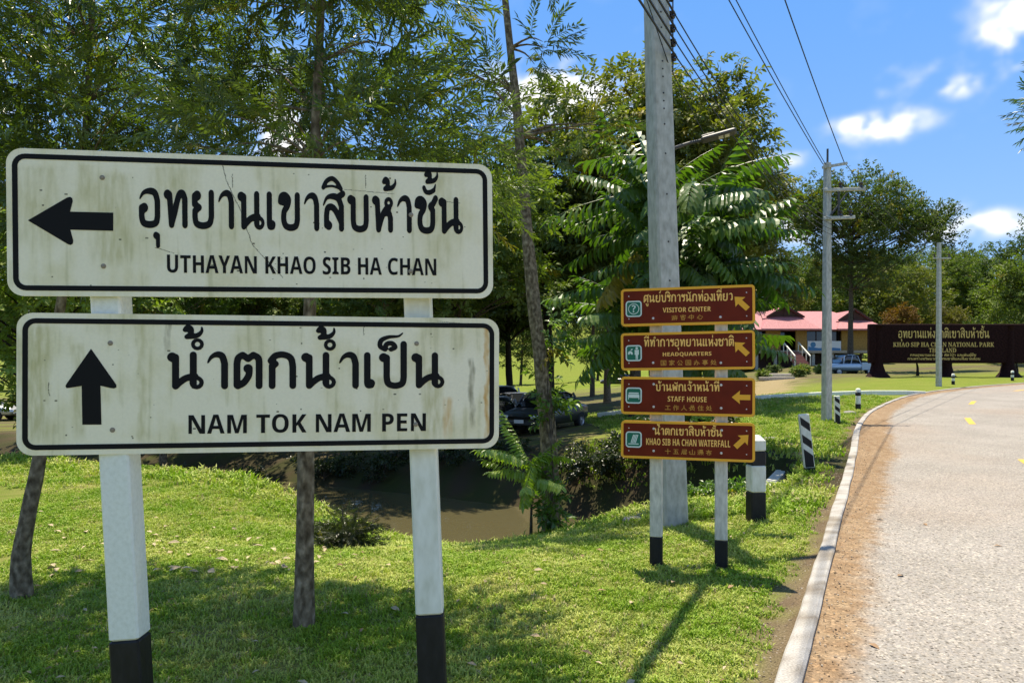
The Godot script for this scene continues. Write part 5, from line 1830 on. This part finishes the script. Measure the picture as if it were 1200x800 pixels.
func build_near_trees() -> void:
	var ga := Color(0.055, 0.09, 0.026)
	var gb := Color(0.20, 0.24, 0.06)
	var grp := "young narrow-leaved trees on the lawn"
	# the slim tree whose trunk stands between the white posts
	var p := on_ground(356, 5.15)
	tree("slim_tree", "slim grey-barked tree standing between the two white posts", "tree", grp, p, {"seed": 11, "h": 6.6, "r": 0.072, "path": [Vector3(0, -0.3, 0), Vector3(0.01, 1.0, 0), Vector3(0.03, 2.0, -0.02), Vector3(0.06, 3.2, -0.05), Vector3(0.10, 4.6, -0.1), Vector3(0.12, 6.0, -0.1)],
		"blobs": [[Vector3(0.1, 3.7, -0.6), Vector3(1.5, 1.3, 1.4), 58], [Vector3(0.0, 5.2, -0.5), Vector3(1.5, 1.3, 1.5), 46]], "clump": 0.33, "per": 17, "leaf": "lance", "size": 1.0, "a": ga, "b": gb, "bark": "bark_pale", "low": 0.36, "roll": 0.8})
	# the crooked one on the left
	p = on_ground(26, 6.35)
	tree("slim_tree", "crooked grey-barked tree at the left edge of the lawn", "tree", grp, p, {"seed": 12, "h": 6.4, "r": 0.085, "path": [Vector3(0, -0.3, 0), Vector3(-0.01, 0.35, 0), Vector3(0.08, 0.85, 0), Vector3(0.15, 1.4, -0.05), Vector3(0.25, 2.4, -0.1), Vector3(0.4, 3.8, -0.2), Vector3(0.5, 5.6, -0.2)],
		"blobs": [[Vector3(0.55, 3.9, -0.5), Vector3(1.7, 1.2, 1.5), 64], [Vector3(0.3, 5.3, -0.4), Vector3(1.6, 1.2, 1.6), 50]], "clump": 0.34, "per": 17, "leaf": "lance", "size": 1.05, "a": ga, "b": gb, "bark": "bark_pale", "low": 0.36, "roll": 0.8})
	# one more behind the boards, its leaves fill the gap above the sign
	p = on_ground(462, 23.0)
	tree("slim_tree", "narrow-leaved tree behind the right half of the white boards", "tree", grp, p, {"seed": 13, "h": 10.5, "r": 0.13, "blobs": [[Vector3(0.0, 7.2, 0), Vector3(2.6, 3.2, 2.4), 110]], "clump": 0.6, "per": 12, "leaf": "lance", "size": 1.9, "a": Color(0.045, 0.09, 0.016), "b": Color(0.12, 0.19, 0.03), "bark": "bark_pale", "low": 0.4, "roll": 0.8})
	p = on_ground(190, 25.5)
	tree("slim_tree", "narrow-leaved tree behind the left half of the white boards", "tree", grp, p, {"seed": 14, "h": 11.0, "r": 0.14, "blobs": [[Vector3(0.0, 7.2, 0), Vector3(3.2, 3.2, 2.6), 120]], "clump": 0.62, "per": 12, "leaf": "lance", "size": 1.9, "a": Color(0.045, 0.09, 0.016), "b": Color(0.13, 0.20, 0.03), "bark": "bark_pale", "low": 0.4, "roll": 0.8})
	# tall thin tree on the bank, bare below, clad in climbers
	p = on_ground(646, 11.4)
	var q := func(px: float, py: float) -> Vector3: return at(px, py, 11.4) - p
	tree("bank_tree", "tall thin pale tree leaning on the creek bank, wrapped in climbers low down", "tree", "", p, {"seed": 15, "h": 8.3, "r": 0.165, "path": [Vector3(0, -0.4, 0), Vector3(0, 0.4, 0), q.call(643, 520), q.call(633, 420), q.call(622, 320), q.call(613, 210), q.call(604, 110), q.call(592, 0), q.call(584, -120)],
		"blobs": [[q.call(596, -125), Vector3(1.8, 0.6, 1.6), 34], [q.call(600, -55), Vector3(0.9, 0.3, 0.8), 4], [q.call(575, 85), Vector3(0.55, 0.35, 0.5), 6], [q.call(640, 75), Vector3(0.4, 0.3, 0.4), 3], [q.call(580, 160), Vector3(0.5, 0.4, 0.5), 5], [q.call(660, 160), Vector3(0.8, 0.25, 0.4), 4]], "clump": 0.28, "per": 7, "leaf": "lance", "size": 1.6, "a": ga, "b": gb, "bark": "bark_pale", "low": 0.55, "limbs": 1.0, "old": 0.05})
	# climber at its foot
	tree("climbing_plant", "leafy climber with bright green leaves at the foot of the bank tree", "plant", "", p + Vector3(0, 0.0, 0.12), {"seed": 16, "h": 1.5, "r": 0.03, "path": [Vector3(0.05, -0.1, 0.12), Vector3(-0.05, 0.5, 0.2), Vector3(0.02, 1.0, 0.2), Vector3(-0.02, 1.6, 0.18)], "blobs": [[Vector3(-0.05, 0.75, 0.15), Vector3(0.24, 0.5, 0.26), 6], [Vector3(-0.03, 2.6, -0.05), Vector3(0.16, 1.2, 0.16), 8]], "clump": 0.14, "per": 6, "leaf": "broad", "size": 0.9, "a": Color(0.05, 0.11, 0.02), "b": Color(0.14, 0.22, 0.03), "low": 0.1})
	# sapling with long compound leaves, left of that trunk
	p = on_ground(622, 10.9)
	tree("sapling", "low sapling with long bright compound leaves left of the bank tree's foot", "plant", "", p, {"seed": 17, "h": 1.3, "r": 0.025, "path": [Vector3(0, -0.2, 0), Vector3(0.01, 0.6, 0), Vector3(0, 1.25, 0)], "blobs": [[Vector3(0.0, 1.0, 0), Vector3(0.12, 0.3, 0.12), 16]], "clump": 0.1, "per": 1, "leaf": "frond", "size": 0.5, "a": Color(0.18, 0.28, 0.04), "b": Color(0.28, 0.36, 0.06), "low": 0.3, "lift": 0.5, "roll": 0.2})
	# the tree with great compound leaves behind the near pole
	p = on_ground(792, 15.2)
	tree("broad_leaved_tree", "tree with great drooping compound leaves behind the near utility pole", "tree", "", p, {"seed": 18, "h": 8.0, "r": 0.15, "path": [Vector3(0, -0.4, 0), Vector3(0, 1.5, 0), Vector3(0.05, 3.6, 0), Vector3(-0.1, 6.0, 0), Vector3(-0.05, 7.8, 0)],
		"blobs": [[Vector3(-0.2, 7.2, 0), Vector3(0.9, 0.8, 0.9), 18], [Vector3(0.0, 5.9, 0), Vector3(1.3, 1.0, 1.2), 44], [Vector3(-0.1, 4.5, 0), Vector3(1.15, 0.6, 1.1), 28]], "clump": 0.25, "per": 2, "leaf": "frond", "size": 1.15, "a": Color(0.045, 0.10, 0.018), "b": Color(0.13, 0.21, 0.03), "low": 0.35, "lift": 0.02, "roll": 0.12, "shell": 0.6, "bark": "bark_dark"})

func build_far_trees() -> void:
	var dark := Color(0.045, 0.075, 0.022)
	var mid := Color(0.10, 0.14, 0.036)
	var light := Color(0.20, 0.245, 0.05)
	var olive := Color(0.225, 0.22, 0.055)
	var grp := "trees of the car park and creek bank"
	# px, distance, height, crown radius, crown base share, trunk radius, colours, label, bark
	var list := [
		[745, 30.0, 14.0, 5.0, 0.38, 0.26, mid, olive, "big spreading tree behind the near utility pole", "broad", 1.9],
		[648, 31.0, 11.5, 4.2, 0.42, 0.22, dark, mid, "tall dark tree behind the bank tree", "broad", 1.9],
		[828, 34.0, 11.5, 3.4, 0.46, 0.2, dark, olive, "dense tree right of the near utility pole", "broad", 1.9],
		[540, 24.0, 9.0, 3.2, 0.40, 0.2, mid, light, "light green tree above the right end of the upper white board", "broad", 1.6],
		[430, 27.0, 10.0, 3.4, 0.36, 0.2, mid, light, "green tree behind the middle of the upper white board", "broad", 1.6],
		[300, 31.0, 10.0, 4.0, 0.30, 0.22, dark, light, "leafy tree behind the left part of the white boards", "broad", 1.8],
		[150, 34.0, 11.5, 4.4, 0.26, 0.22, mid, light, "bushy tree beyond the creek behind the left arrow board", "broad", 1.8],
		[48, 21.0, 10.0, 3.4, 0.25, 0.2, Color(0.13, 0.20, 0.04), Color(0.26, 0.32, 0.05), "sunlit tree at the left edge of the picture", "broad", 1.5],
		[712, 46.0, 11.5, 4.2, 0.50, 0.24, dark, mid, "shade tree with flared trunk base left of the brown sign", "broad", 2.2],
		[694, 60.0, 12.0, 4.2, 0.50, 0.22, dark, mid, "slender shade tree standing at the edge of the sunlit lawn", "broad", 2.4],
		[600, 41.0, 11.0, 4.8, 0.42, 0.24, dark, mid, "dark tree over the white van", "broad", 2.2],
		[520, 42.0, 11.0, 4.5, 0.25, 0.24, dark, mid, "dark tree beyond the car park behind the lower white board", "broad", 2.2],
		[380, 46.0, 11.0, 5.0, 0.22, 0.24, dark, mid, "wide dark tree far behind the white boards", "broad", 2.2],
		[230, 48.0, 12.0, 5.0, 0.22, 0.24, mid, light, "wide green tree far behind the left white post", "broad", 2.2],
		[60, 52.0, 12.0, 5.2, 0.24, 0.26, mid, light, "wide tree beyond the silver car at the left", "broad", 2.3],
	]
	for i in list.size():
		var e: Array = list[i]
		var p := on_ground(e[0], e[1])
		var h: float = e[2]
		var rad: float = e[3]
		var cb: float = e[4] * h
		var cc := (h + cb) / 2.0
		var n := int(rad * rad * 7.0) + 14
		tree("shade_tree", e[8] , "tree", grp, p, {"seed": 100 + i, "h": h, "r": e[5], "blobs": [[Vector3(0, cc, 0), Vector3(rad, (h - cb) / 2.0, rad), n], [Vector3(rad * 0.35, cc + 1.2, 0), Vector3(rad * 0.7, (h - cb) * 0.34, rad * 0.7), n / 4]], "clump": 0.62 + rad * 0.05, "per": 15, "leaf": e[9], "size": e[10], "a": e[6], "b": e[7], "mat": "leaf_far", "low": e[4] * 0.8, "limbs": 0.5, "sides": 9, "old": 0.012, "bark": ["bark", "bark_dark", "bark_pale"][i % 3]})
	# the tall tree in front of the visitor centre
	var p := on_ground(997, 62.0)
	tree("tall_tree", "tall single-trunked tree in front of the visitor centre's right wing", "tree", "", p, {"seed": 201, "h": 16.2, "r": 0.30, "path": [Vector3(0, -0.3, 0), Vector3(0, 3, 0), Vector3(0.05, 6, 0), Vector3(0.1, 10, 0), Vector3(0.3, 14, 0)],
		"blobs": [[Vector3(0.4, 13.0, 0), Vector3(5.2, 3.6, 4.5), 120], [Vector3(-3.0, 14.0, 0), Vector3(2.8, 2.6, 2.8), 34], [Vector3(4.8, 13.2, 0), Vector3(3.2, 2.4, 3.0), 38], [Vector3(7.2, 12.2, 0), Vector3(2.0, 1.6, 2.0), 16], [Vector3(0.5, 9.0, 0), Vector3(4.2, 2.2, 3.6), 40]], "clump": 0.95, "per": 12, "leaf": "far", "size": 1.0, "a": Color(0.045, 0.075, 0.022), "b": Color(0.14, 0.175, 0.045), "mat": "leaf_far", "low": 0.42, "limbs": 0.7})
	var grp2 := "trees of the wood behind the visitor centre"
	var wood := [
		[900, 82.0, 12.5, 4.0, "loose pale tree left of the visitor centre, just right of the brown sign", mid, olive],
		[880, 80.0, 15.0, 5.0, "dense tree behind the visitor centre roof's left end", dark, mid],
		[945, 92.0, 13.5, 5.5, "rounded tree behind the small gable over the stairs", mid, light],
		[1010, 95.0, 13.0, 6.0, "dark tree behind the visitor centre's right gable", dark, mid],
		[1060, 88.0, 11.5, 5.0, "olive tree behind the left end of the park name sign", mid, olive],
		[1105, 96.0, 14.0, 5.6, "tall green tree behind the far pale pole", dark, light],
		[1150, 92.0, 12.5, 5.6, "rounded tree behind the right half of the park name sign", mid, light],
		[1192, 78.0, 13.5, 4.2, "feathery dark tree rising at the right edge of the picture", dark, mid],
		[1215, 66.0, 9.0, 4.0, "bright leafy tree at the right edge above the park name sign", mid, light],
		[1035, 108.0, 16.0, 6.0, "far wood tree filling the gap right of the tall tree", dark, mid],
		[1130, 112.0, 17.0, 6.5, "far wood tree behind the tall green one", dark, mid],
		[965, 112.0, 16.5, 6.5, "far wood tree behind the slim grey pole", dark, mid],
		[780, 105.0, 14.0, 6.0, "far wood tree behind the near utility pole", dark, mid],
		[700, 118.0, 13.0, 6.0, "far wood tree beyond the sunlit lawn", dark, mid],
		[610, 112.0, 14.0, 6.5, "far wood tree beyond the car park", dark, mid],
		[480, 100.0, 14.0, 7.0, "far wood tree behind the right white post", dark, mid],
		[330, 95.0, 14.0, 7.0, "far wood tree behind the slim lawn tree", dark, mid],
		[150, 92.0, 14.0, 7.0, "far wood tree behind the left white post", dark, mid],
		[-20, 90.0, 14.0, 7.0, "far wood tree beyond the left edge", dark, mid],
	]
	for i in wood.size():
		var e: Array = wood[i]
		p = on_ground(e[0], e[1])
		var h: float = e[2]
		var rad: float = e[3]
		var n := int(rad * rad * 2.6) + 16
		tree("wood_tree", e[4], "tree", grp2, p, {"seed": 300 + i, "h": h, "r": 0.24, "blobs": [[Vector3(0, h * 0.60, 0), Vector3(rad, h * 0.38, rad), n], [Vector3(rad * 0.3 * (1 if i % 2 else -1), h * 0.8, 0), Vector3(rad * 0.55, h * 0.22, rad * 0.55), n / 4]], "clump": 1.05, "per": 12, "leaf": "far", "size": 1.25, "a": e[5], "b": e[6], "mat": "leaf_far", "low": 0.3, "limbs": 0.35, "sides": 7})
	# undergrowth at the wood's edge
	var shrubs := [[1057, 76.0, 5.4, 1.4, "low reddish shrub peeping over the left end of the park name sign", Color(0.16, 0.07, 0.02), Color(0.20, 0.12, 0.03)], [1112, 78.0, 5.4, 1.8, "yellowish shrub behind the park name sign", Color(0.12, 0.11, 0.03), Color(0.20, 0.17, 0.05)], [1165, 72.0, 4.5, 3.4, "dark rounded shrub above the right end of the park name sign", dark, mid], [880, 79.0, 3.4, 2.4, "pale shrub left of the visitor centre", mid, light], [862, 74.0, 3.6, 2.6, "green shrub beside the visitor centre behind the brown sign", mid, light], [1040, 84.0, 4.0, 3.0, "dark shrub right of the visitor centre", dark, mid]]
	for i in shrubs.size():
		var e: Array = shrubs[i]
		tree("shrub", e[4], "shrub", "shrubs at the edge of the wood", on_ground(e[0], e[1]), {"seed": 400 + i, "h": e[2], "r": 0.1, "blobs": [[Vector3(0, e[2] * (0.55 if e[2] < 5.0 else 0.78), 0), Vector3(e[3], e[2] * (0.5 if e[2] < 5.0 else 0.22), e[3]), 26]], "clump": 0.7, "per": 12, "leaf": "far", "size": 0.9, "a": e[5], "b": e[6], "mat": "leaf_far", "low": 0.1, "limbs": 0.3, "sides": 6})
	# clipped bushes and pots by the lawn steps
	var bushes := [[932, 61.5, 0.3, "small clipped bush right of the visitor centre stairs"], [940, 56.0, 0.42, "largest clipped bush beside the lawn steps"], [937, 52.5, 0.34, "clipped bush below the largest one beside the lawn steps"], [942, 59.0, 0.34, "clipped bush behind the largest one"], [894, 52.0, 0.32, "small lone bush left of the lawn steps"], [962, 57.5, 0.4, "small bright bush left of the slim grey pole, below the banner"], [907, 61.5, 0.5, "dark potted shrub at the foot of the visitor centre stairs"]]
	for i in bushes.size():
		var e: Array = bushes[i]
		var dk: bool = i == 6
		tree("garden_bush", e[3], "bush", "clipped bushes by the lawn steps", on_ground(e[0], e[1]), {"seed": 430 + i, "h": e[2] * 1.8, "r": 0.05, "blobs": [[Vector3(0, e[2] * 1.0, 0), Vector3(e[2], e[2] * 0.8, e[2]), 26]], "clump": 0.16, "per": 7, "leaf": "broad", "size": 0.9, "a": dark if dk else mid, "b": mid if dk else light, "mat": "leaf_far", "low": 0.2, "limbs": 0.3, "sides": 6})
	# small bare-stemmed saplings under the name sign
	for e in [[1075.5, 51.6, 0.0, "thin forked sapling under the left half of the park name sign"], [1192.0, 51.6, 0.05, "thin dark sapling under the right end of the park name sign"]]:
		p = on_ground(e[0], e[1])
		tree("thin_sapling", e[3], "sapling", "", p, {"seed": 450 + int(e[0]), "h": 1.9, "r": 0.10, "path": [Vector3(0, -0.2, 0), Vector3(0.02, 0.5, 0), Vector3(-0.05, 1.0, 0), Vector3(0.02, 1.7, 0)], "blobs": [[Vector3(0, 1.6, 0), Vector3(0.5, 0.4, 0.4), 10]], "clump": 0.2, "per": 4, "leaf": "broad", "size": 1.3, "a": dark, "b": mid, "low": 0.4, "limbs": 1.0, "bark": "bark_dark"})
	# a tree beside the road whose branch tips hang into the picture at the right
	p = Vector3(11.4, rise(12.0), -11.2)
	tree("roadside_tree", "roadside tree whose leafy branch tip hangs in at the upper right edge", "tree", "", p, {"seed": 470, "h": 9.5, "r": 0.2, "blobs": [[Vector3(-1.75, 6.15, -1.2), Vector3(0.75, 0.45, 0.6), 22], [Vector3(0, 7.0, 0), Vector3(2.0, 1.6, 1.9), 60]], "clump": 0.38, "per": 10, "leaf": "lance", "size": 1.5, "a": Color(0.03, 0.07, 0.014), "b": Color(0.09, 0.14, 0.025), "low": 0.4})

# undergrowth along the creek
func build_bank_plants() -> void:
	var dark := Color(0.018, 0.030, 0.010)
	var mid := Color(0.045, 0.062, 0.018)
	var list := [[20, 25.5, 0.9], [110, 24.5, 0.8], [200, 23.8, 1.0], [290, 23.3, 0.9], [380, 22.8, 1.0], [450, 22.4, 0.9], [520, 22.0, 1.1], [570, 21.2, 0.8], [690, 18.9, 1.0], [730, 18.3, 0.9], [765, 17.5, 0.9], [800, 16.9, 0.8], [835, 16.7, 0.8]]
	for i in list.size():
		var e: Array = list[i]
		var p := on_ground(e[0], e[1])
		var where: String = ["far left", "left", "behind the left white post", "left of the slim tree", "just right of the slim tree", "left of the right white post", "right of the right white post", "left of the bank tree", "right of the bank tree", "below the brown sign's left edge", "behind the brown sign's left post", "behind the near pole", "behind the brown sign's right post"][i]
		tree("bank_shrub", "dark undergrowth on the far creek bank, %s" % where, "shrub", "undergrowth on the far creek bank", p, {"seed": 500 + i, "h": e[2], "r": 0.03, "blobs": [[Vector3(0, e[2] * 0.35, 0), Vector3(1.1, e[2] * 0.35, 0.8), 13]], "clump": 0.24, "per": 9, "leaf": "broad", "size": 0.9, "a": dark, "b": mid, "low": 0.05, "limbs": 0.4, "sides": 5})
	# heap of cut grass and brush on the lawn
	var p := on_ground(402, 9.0)
	tree("brush_heap", "low heap of dark cut brush on the lawn behind the slim tree", "brush heap", "", p, {"seed": 520, "h": 0.5, "r": 0.02, "blobs": [[Vector3(0, 0.12, 0), Vector3(0.36, 0.26, 0.3), 60]], "clump": 0.10, "per": 10, "leaf": "lance", "size": 0.55, "a": Color(0.03, 0.04, 0.012), "b": Color(0.07, 0.08, 0.03), "low": 0.05, "limbs": 0.2, "sides": 5, "lift": -0.2, "roll": 1.0})
	# broad-leaved weeds at the edge of the culvert
	for e in [[832, 10.6, 0], [850, 10.3, 1], [866, 10.5, 2], [815, 10.9, 3]]:
		p = on_ground(e[0], e[1])
		tree("weed", "%s low leafy weed behind the brown sign's right post" % ["second leftmost", "third leftmost", "rightmost", "leftmost"][e[2]], "plant", "weeds at the culvert edge", p, {"seed": 530 + e[2], "h": 0.2, "r": 0.006, "blobs": [[Vector3(0, 0.06, 0), Vector3(0.16, 0.05, 0.16), 10]], "clump": 0.05, "per": 3, "leaf": "broad", "size": 0.55, "a": Color(0.08, 0.15, 0.03), "b": Color(0.14, 0.22, 0.04), "low": 0.05, "limbs": 0.0, "lift": 0.5})

func build_grass() -> void:
	var r := RandomNumberGenerator.new()
	r.seed = 77
	var bufs := [PackedFloat32Array(), PackedFloat32Array(), PackedFloat32Array()]
	# regions: x from, x to, d from, d to, tufts per square metre, size
	for q in [[-3.6, 2.6, 2.2, 5.2, 720.0, 0.95], [-5.2, 3.4, 5.2, 8.0, 520.0, 1.05], [-8.0, 5.2, 8.0, 13.0, 300.0, 1.3], [-12.0, 9.0, 13.0, 20.0, 60.0, 1.9], [3.0, 16.0, 20.0, 36.0, 30.0, 2.4]]:
		var n := int((q[1] - q[0]) * (q[3] - q[2]) * q[4])
		for i in n:
			var x := r.randf_range(q[0], q[1])
			var d := r.randf_range(q[2], q[3])
			if absf(x) > 0.70 * d + 0.3:
				continue
			var s := off_kerb(x, d)
			if s < 0.2:
				continue
			var n1 := noise.get_noise_2d(x * 14.0, d * 14.0)
			var n2 := fine.get_noise_2d(x * 30.0, d * 30.0)
			if s < 0.75 and r.randf() > smoothstep(0.12, 0.42, s + n1 * 0.18):
				continue
			var h := ground(x, d)
			if h < -1.35 and d < 20.0:
				continue
			if creek_dist(x, d).x < 1.4 and r.randf() < 0.6:
				continue
			var dry := clampf(0.32 + n1 * 0.9 + n2 * 0.5 + r.randf_range(-0.25, 0.25), 0.0, 1.0)
			if r.randf() < dry * 0.35:
				continue
			var c := Color(0.21, 0.315, 0.026).lerp(Color(0.48, 0.48, 0.13), dry) * r.randf_range(0.8, 1.2)
			if r.randf() < 0.05:
				c = Color(0.38, 0.32, 0.15)
			var sc: float = q[5] * r.randf_range(0.7, 1.25)
			if creek_dist(x, d).x < 3.0:
				sc *= r.randf_range(1.0, 2.0)
			push(bufs[i % 3], Basis(Vector3.UP, r.randf() * TAU).scaled_local(Vector3(1, r.randf_range(0.7, 1.2), 1) * sc), Vector3(x, h - 0.006, -d), c)
	for i in 3:
		var o := scatter("lawn_grass", sprig("grass", i), M.grass_blade, bufs[i], null, "stuff")
		tag(o, "short mown grass of the lawn and verge", "grass", "", "stuff")
	# fallen leaves
	var buf := PackedFloat32Array()
	for i in 260:
		var d := r.randf_range(3.0, 12.0)
		var x := r.randf_range(-0.7, 0.35) * d
		var s := off_kerb(x, d)
		if s < 0.3 and r.randf() < 0.94:
			continue
		var h := ground(x, d) if s > 0.0 else rise(d) + 0.012
		if h < -1.2:
			continue
		var b := Basis(Vector3.UP, r.randf() * TAU) * Basis(Vector3.RIGHT, r.randfn() * 0.25)
		push(buf, b.scaled_local(Vector3.ONE * r.randf_range(0.35, 0.8)), Vector3(x, h + (0.03 if s > 0.0 else 0.004), -d), [Color(0.26, 0.17, 0.09), Color(0.33, 0.25, 0.15), Color(0.16, 0.10, 0.055), Color(0.38, 0.30, 0.19)][r.randi() % 4])
	for i in 70:      # a scatter of pale dry leaves between the posts
		var d := r.randf_range(7.0, 10.0)
		var x := r.randf_range(-0.62, -0.24) * d
		push(buf, (Basis(Vector3.UP, r.randf() * TAU) * Basis(Vector3.RIGHT, r.randfn() * 0.3)).scaled_local(Vector3.ONE * r.randf_range(0.6, 1.5)), Vector3(x, ground(x, d) + 0.035, -d), Color(0.40, 0.32, 0.20) * r.randf_range(0.7, 1.1))
	for e in [[1025, 760], [1055, 677], [1032, 611], [1170, 642], [1085, 617], [1035, 578]]:
		var d: float = EYE * FL / (e[1] - HORIZON)
		push(buf, Basis(Vector3.UP, r.randf() * TAU).scaled_local(Vector3.ONE * 0.8), Vector3((e[0] - 600.0) / FL * d, rise(d) + 0.016, -d), Color(0.25, 0.16, 0.09))
	tag(scatter("fallen_leaves", sprig("litter", 0), M.dry_leaf, buf, null, "stuff"), "dry brown leaves lying on the lawn and road edge", "leaf litter", "", "stuff")
	# grit along the kerb
	var stone := Shape.new()
	stone.lathe(Transform3D(), [Vector2(0, -0.006), Vector2(0.009, -0.003), Vector2(0.011, 0.002), Vector2(0.006, 0.007), Vector2(0, 0.008)], 6)
	buf = PackedFloat32Array()
	for i in 2600:
		var d := 3.0 + pow(r.randf(), 1.6) * 14.0
		var s := 0.12 + absf(r.randfn()) * 0.16 if r.randf() < 0.55 else -0.06 - absf(r.randfn()) * 0.28
		var x := kx(d) - s * kq(d)
		var h := ground(x, d) if s > 0.0 else rise(d) + 0.012
		push(buf, Basis(ball(r), r.randf() * TAU).scaled_local(Vector3(1, 0.7, 1.3) * r.randf_range(0.2, 0.7)), Vector3(x, h, -d), [Color(0.22, 0.17, 0.12), Color(0.30, 0.25, 0.19), Color(0.16, 0.12, 0.08), Color(0.34, 0.29, 0.22)][r.randi() % 4] * r.randf_range(0.8, 1.1))
	tag(scatter("grit", stone.commit(), M.dry_leaf, buf, null, "stuff"), "loose grit and small stones along the kerb", "gravel", "", "stuff")
	# a few stones one can pick out
	var k := 0
	for e in [[903, 16.4, 0.14, "pale stone lying on the grass right of the brown sign"], [996, 24.0, 0.18, "pale stone beside the banded guide post at the bend"], [424, 9.2, 0.10, "pale stone beside the brush heap"], [745, 9.6, 0.13, "dark stone on the bank edge left of the near pole"], [754, 9.9, 0.10, "smaller dark stone on the bank edge left of the near pole"]]:
		var s := Shape.new()
		s.smooth = true
		var rr: float = e[2]
		r.seed = 900 + k
		var path := []
		var rad := []
		for i in 7:
			var u := i / 6.0
			path.append(Vector3(0, -rr * 0.4 + u * rr * 1.1, 0))
			rad.append(rr * sqrt(maxf(0.004, 1.0 - pow(2 * u - 1, 2.0))) * r.randf_range(0.9, 1.1))
		s.tube(path, rad, 9, true, 0.16, k)
		var o := part("stone", s, M.stone)
		o.position = on_ground(e[0], e[1])
		o.scale = Vector3(1.3, 0.8, 0.9)
		tag(o, e[3], "stone", "loose stones")
		k += 1

# ---------------------------------------------------------------- the scene
func _ready() -> void:
	noise.seed = 3
	noise.noise_type = FastNoiseLite.TYPE_SIMPLEX_SMOOTH
	noise.frequency = 0.05
	noise.fractal_octaves = 4
	fine.seed = 9
	fine.noise_type = FastNoiseLite.TYPE_SIMPLEX_SMOOTH
	fine.frequency = 0.1
	fine.fractal_octaves = 3

	var cam := Camera3D.new()
	cam.name = "camera"
	cam.position = Vector3(0, EYE, 0)
	cam.projection = Camera3D.PROJECTION_FRUSTUM
	cam.near = 0.05
	cam.far = 2000.0
	cam.size = 800.0 / FL * cam.near
	cam.frustum_offset = Vector2(0, (HORIZON - 400.0) / FL * cam.near)
	add_child(cam)
	cam.current = true

	var env := Environment.new()
	env.background_mode = Environment.BG_SKY
	env.sky = build_sky()
	env.background_energy_multiplier = 1.0
	env.tonemap_mode = Environment.TONE_MAPPER_LINEAR
	env.tonemap_exposure = 2.15
	env.sdfgi_enabled = true
	env.ssao_enabled = true
	env.ssil_enabled = true
	var we := WorldEnvironment.new()
	we.name = "world_environment"
	we.environment = env
	add_child(we)

	var sun := DirectionalLight3D.new()
	sun.name = "sun"
	sun.light_energy = 1.45
	sun.light_color = Color(1.0, 0.955, 0.87)
	sun.light_angular_distance = 0.5
	sun.shadow_enabled = true
	add_child(sun)
	# high in the sky ahead of the camera, a little to the left
	sun.look_at_from_position(Vector3.ZERO, -Vector3(-0.05, 1.0, -0.27), Vector3.FORWARD)

	make_materials()
	lay_kerb()
	build_land()
	build_road()
	build_water()
	build_culvert()
	build_house()
	build_name_sign()
	build_poles()
	build_cables()
	build_guide_posts()
	build_white_sign()
	build_brown_sign()
	build_vehicles()
	build_near_trees()
	build_far_trees()
	build_bank_plants()
	build_grass()
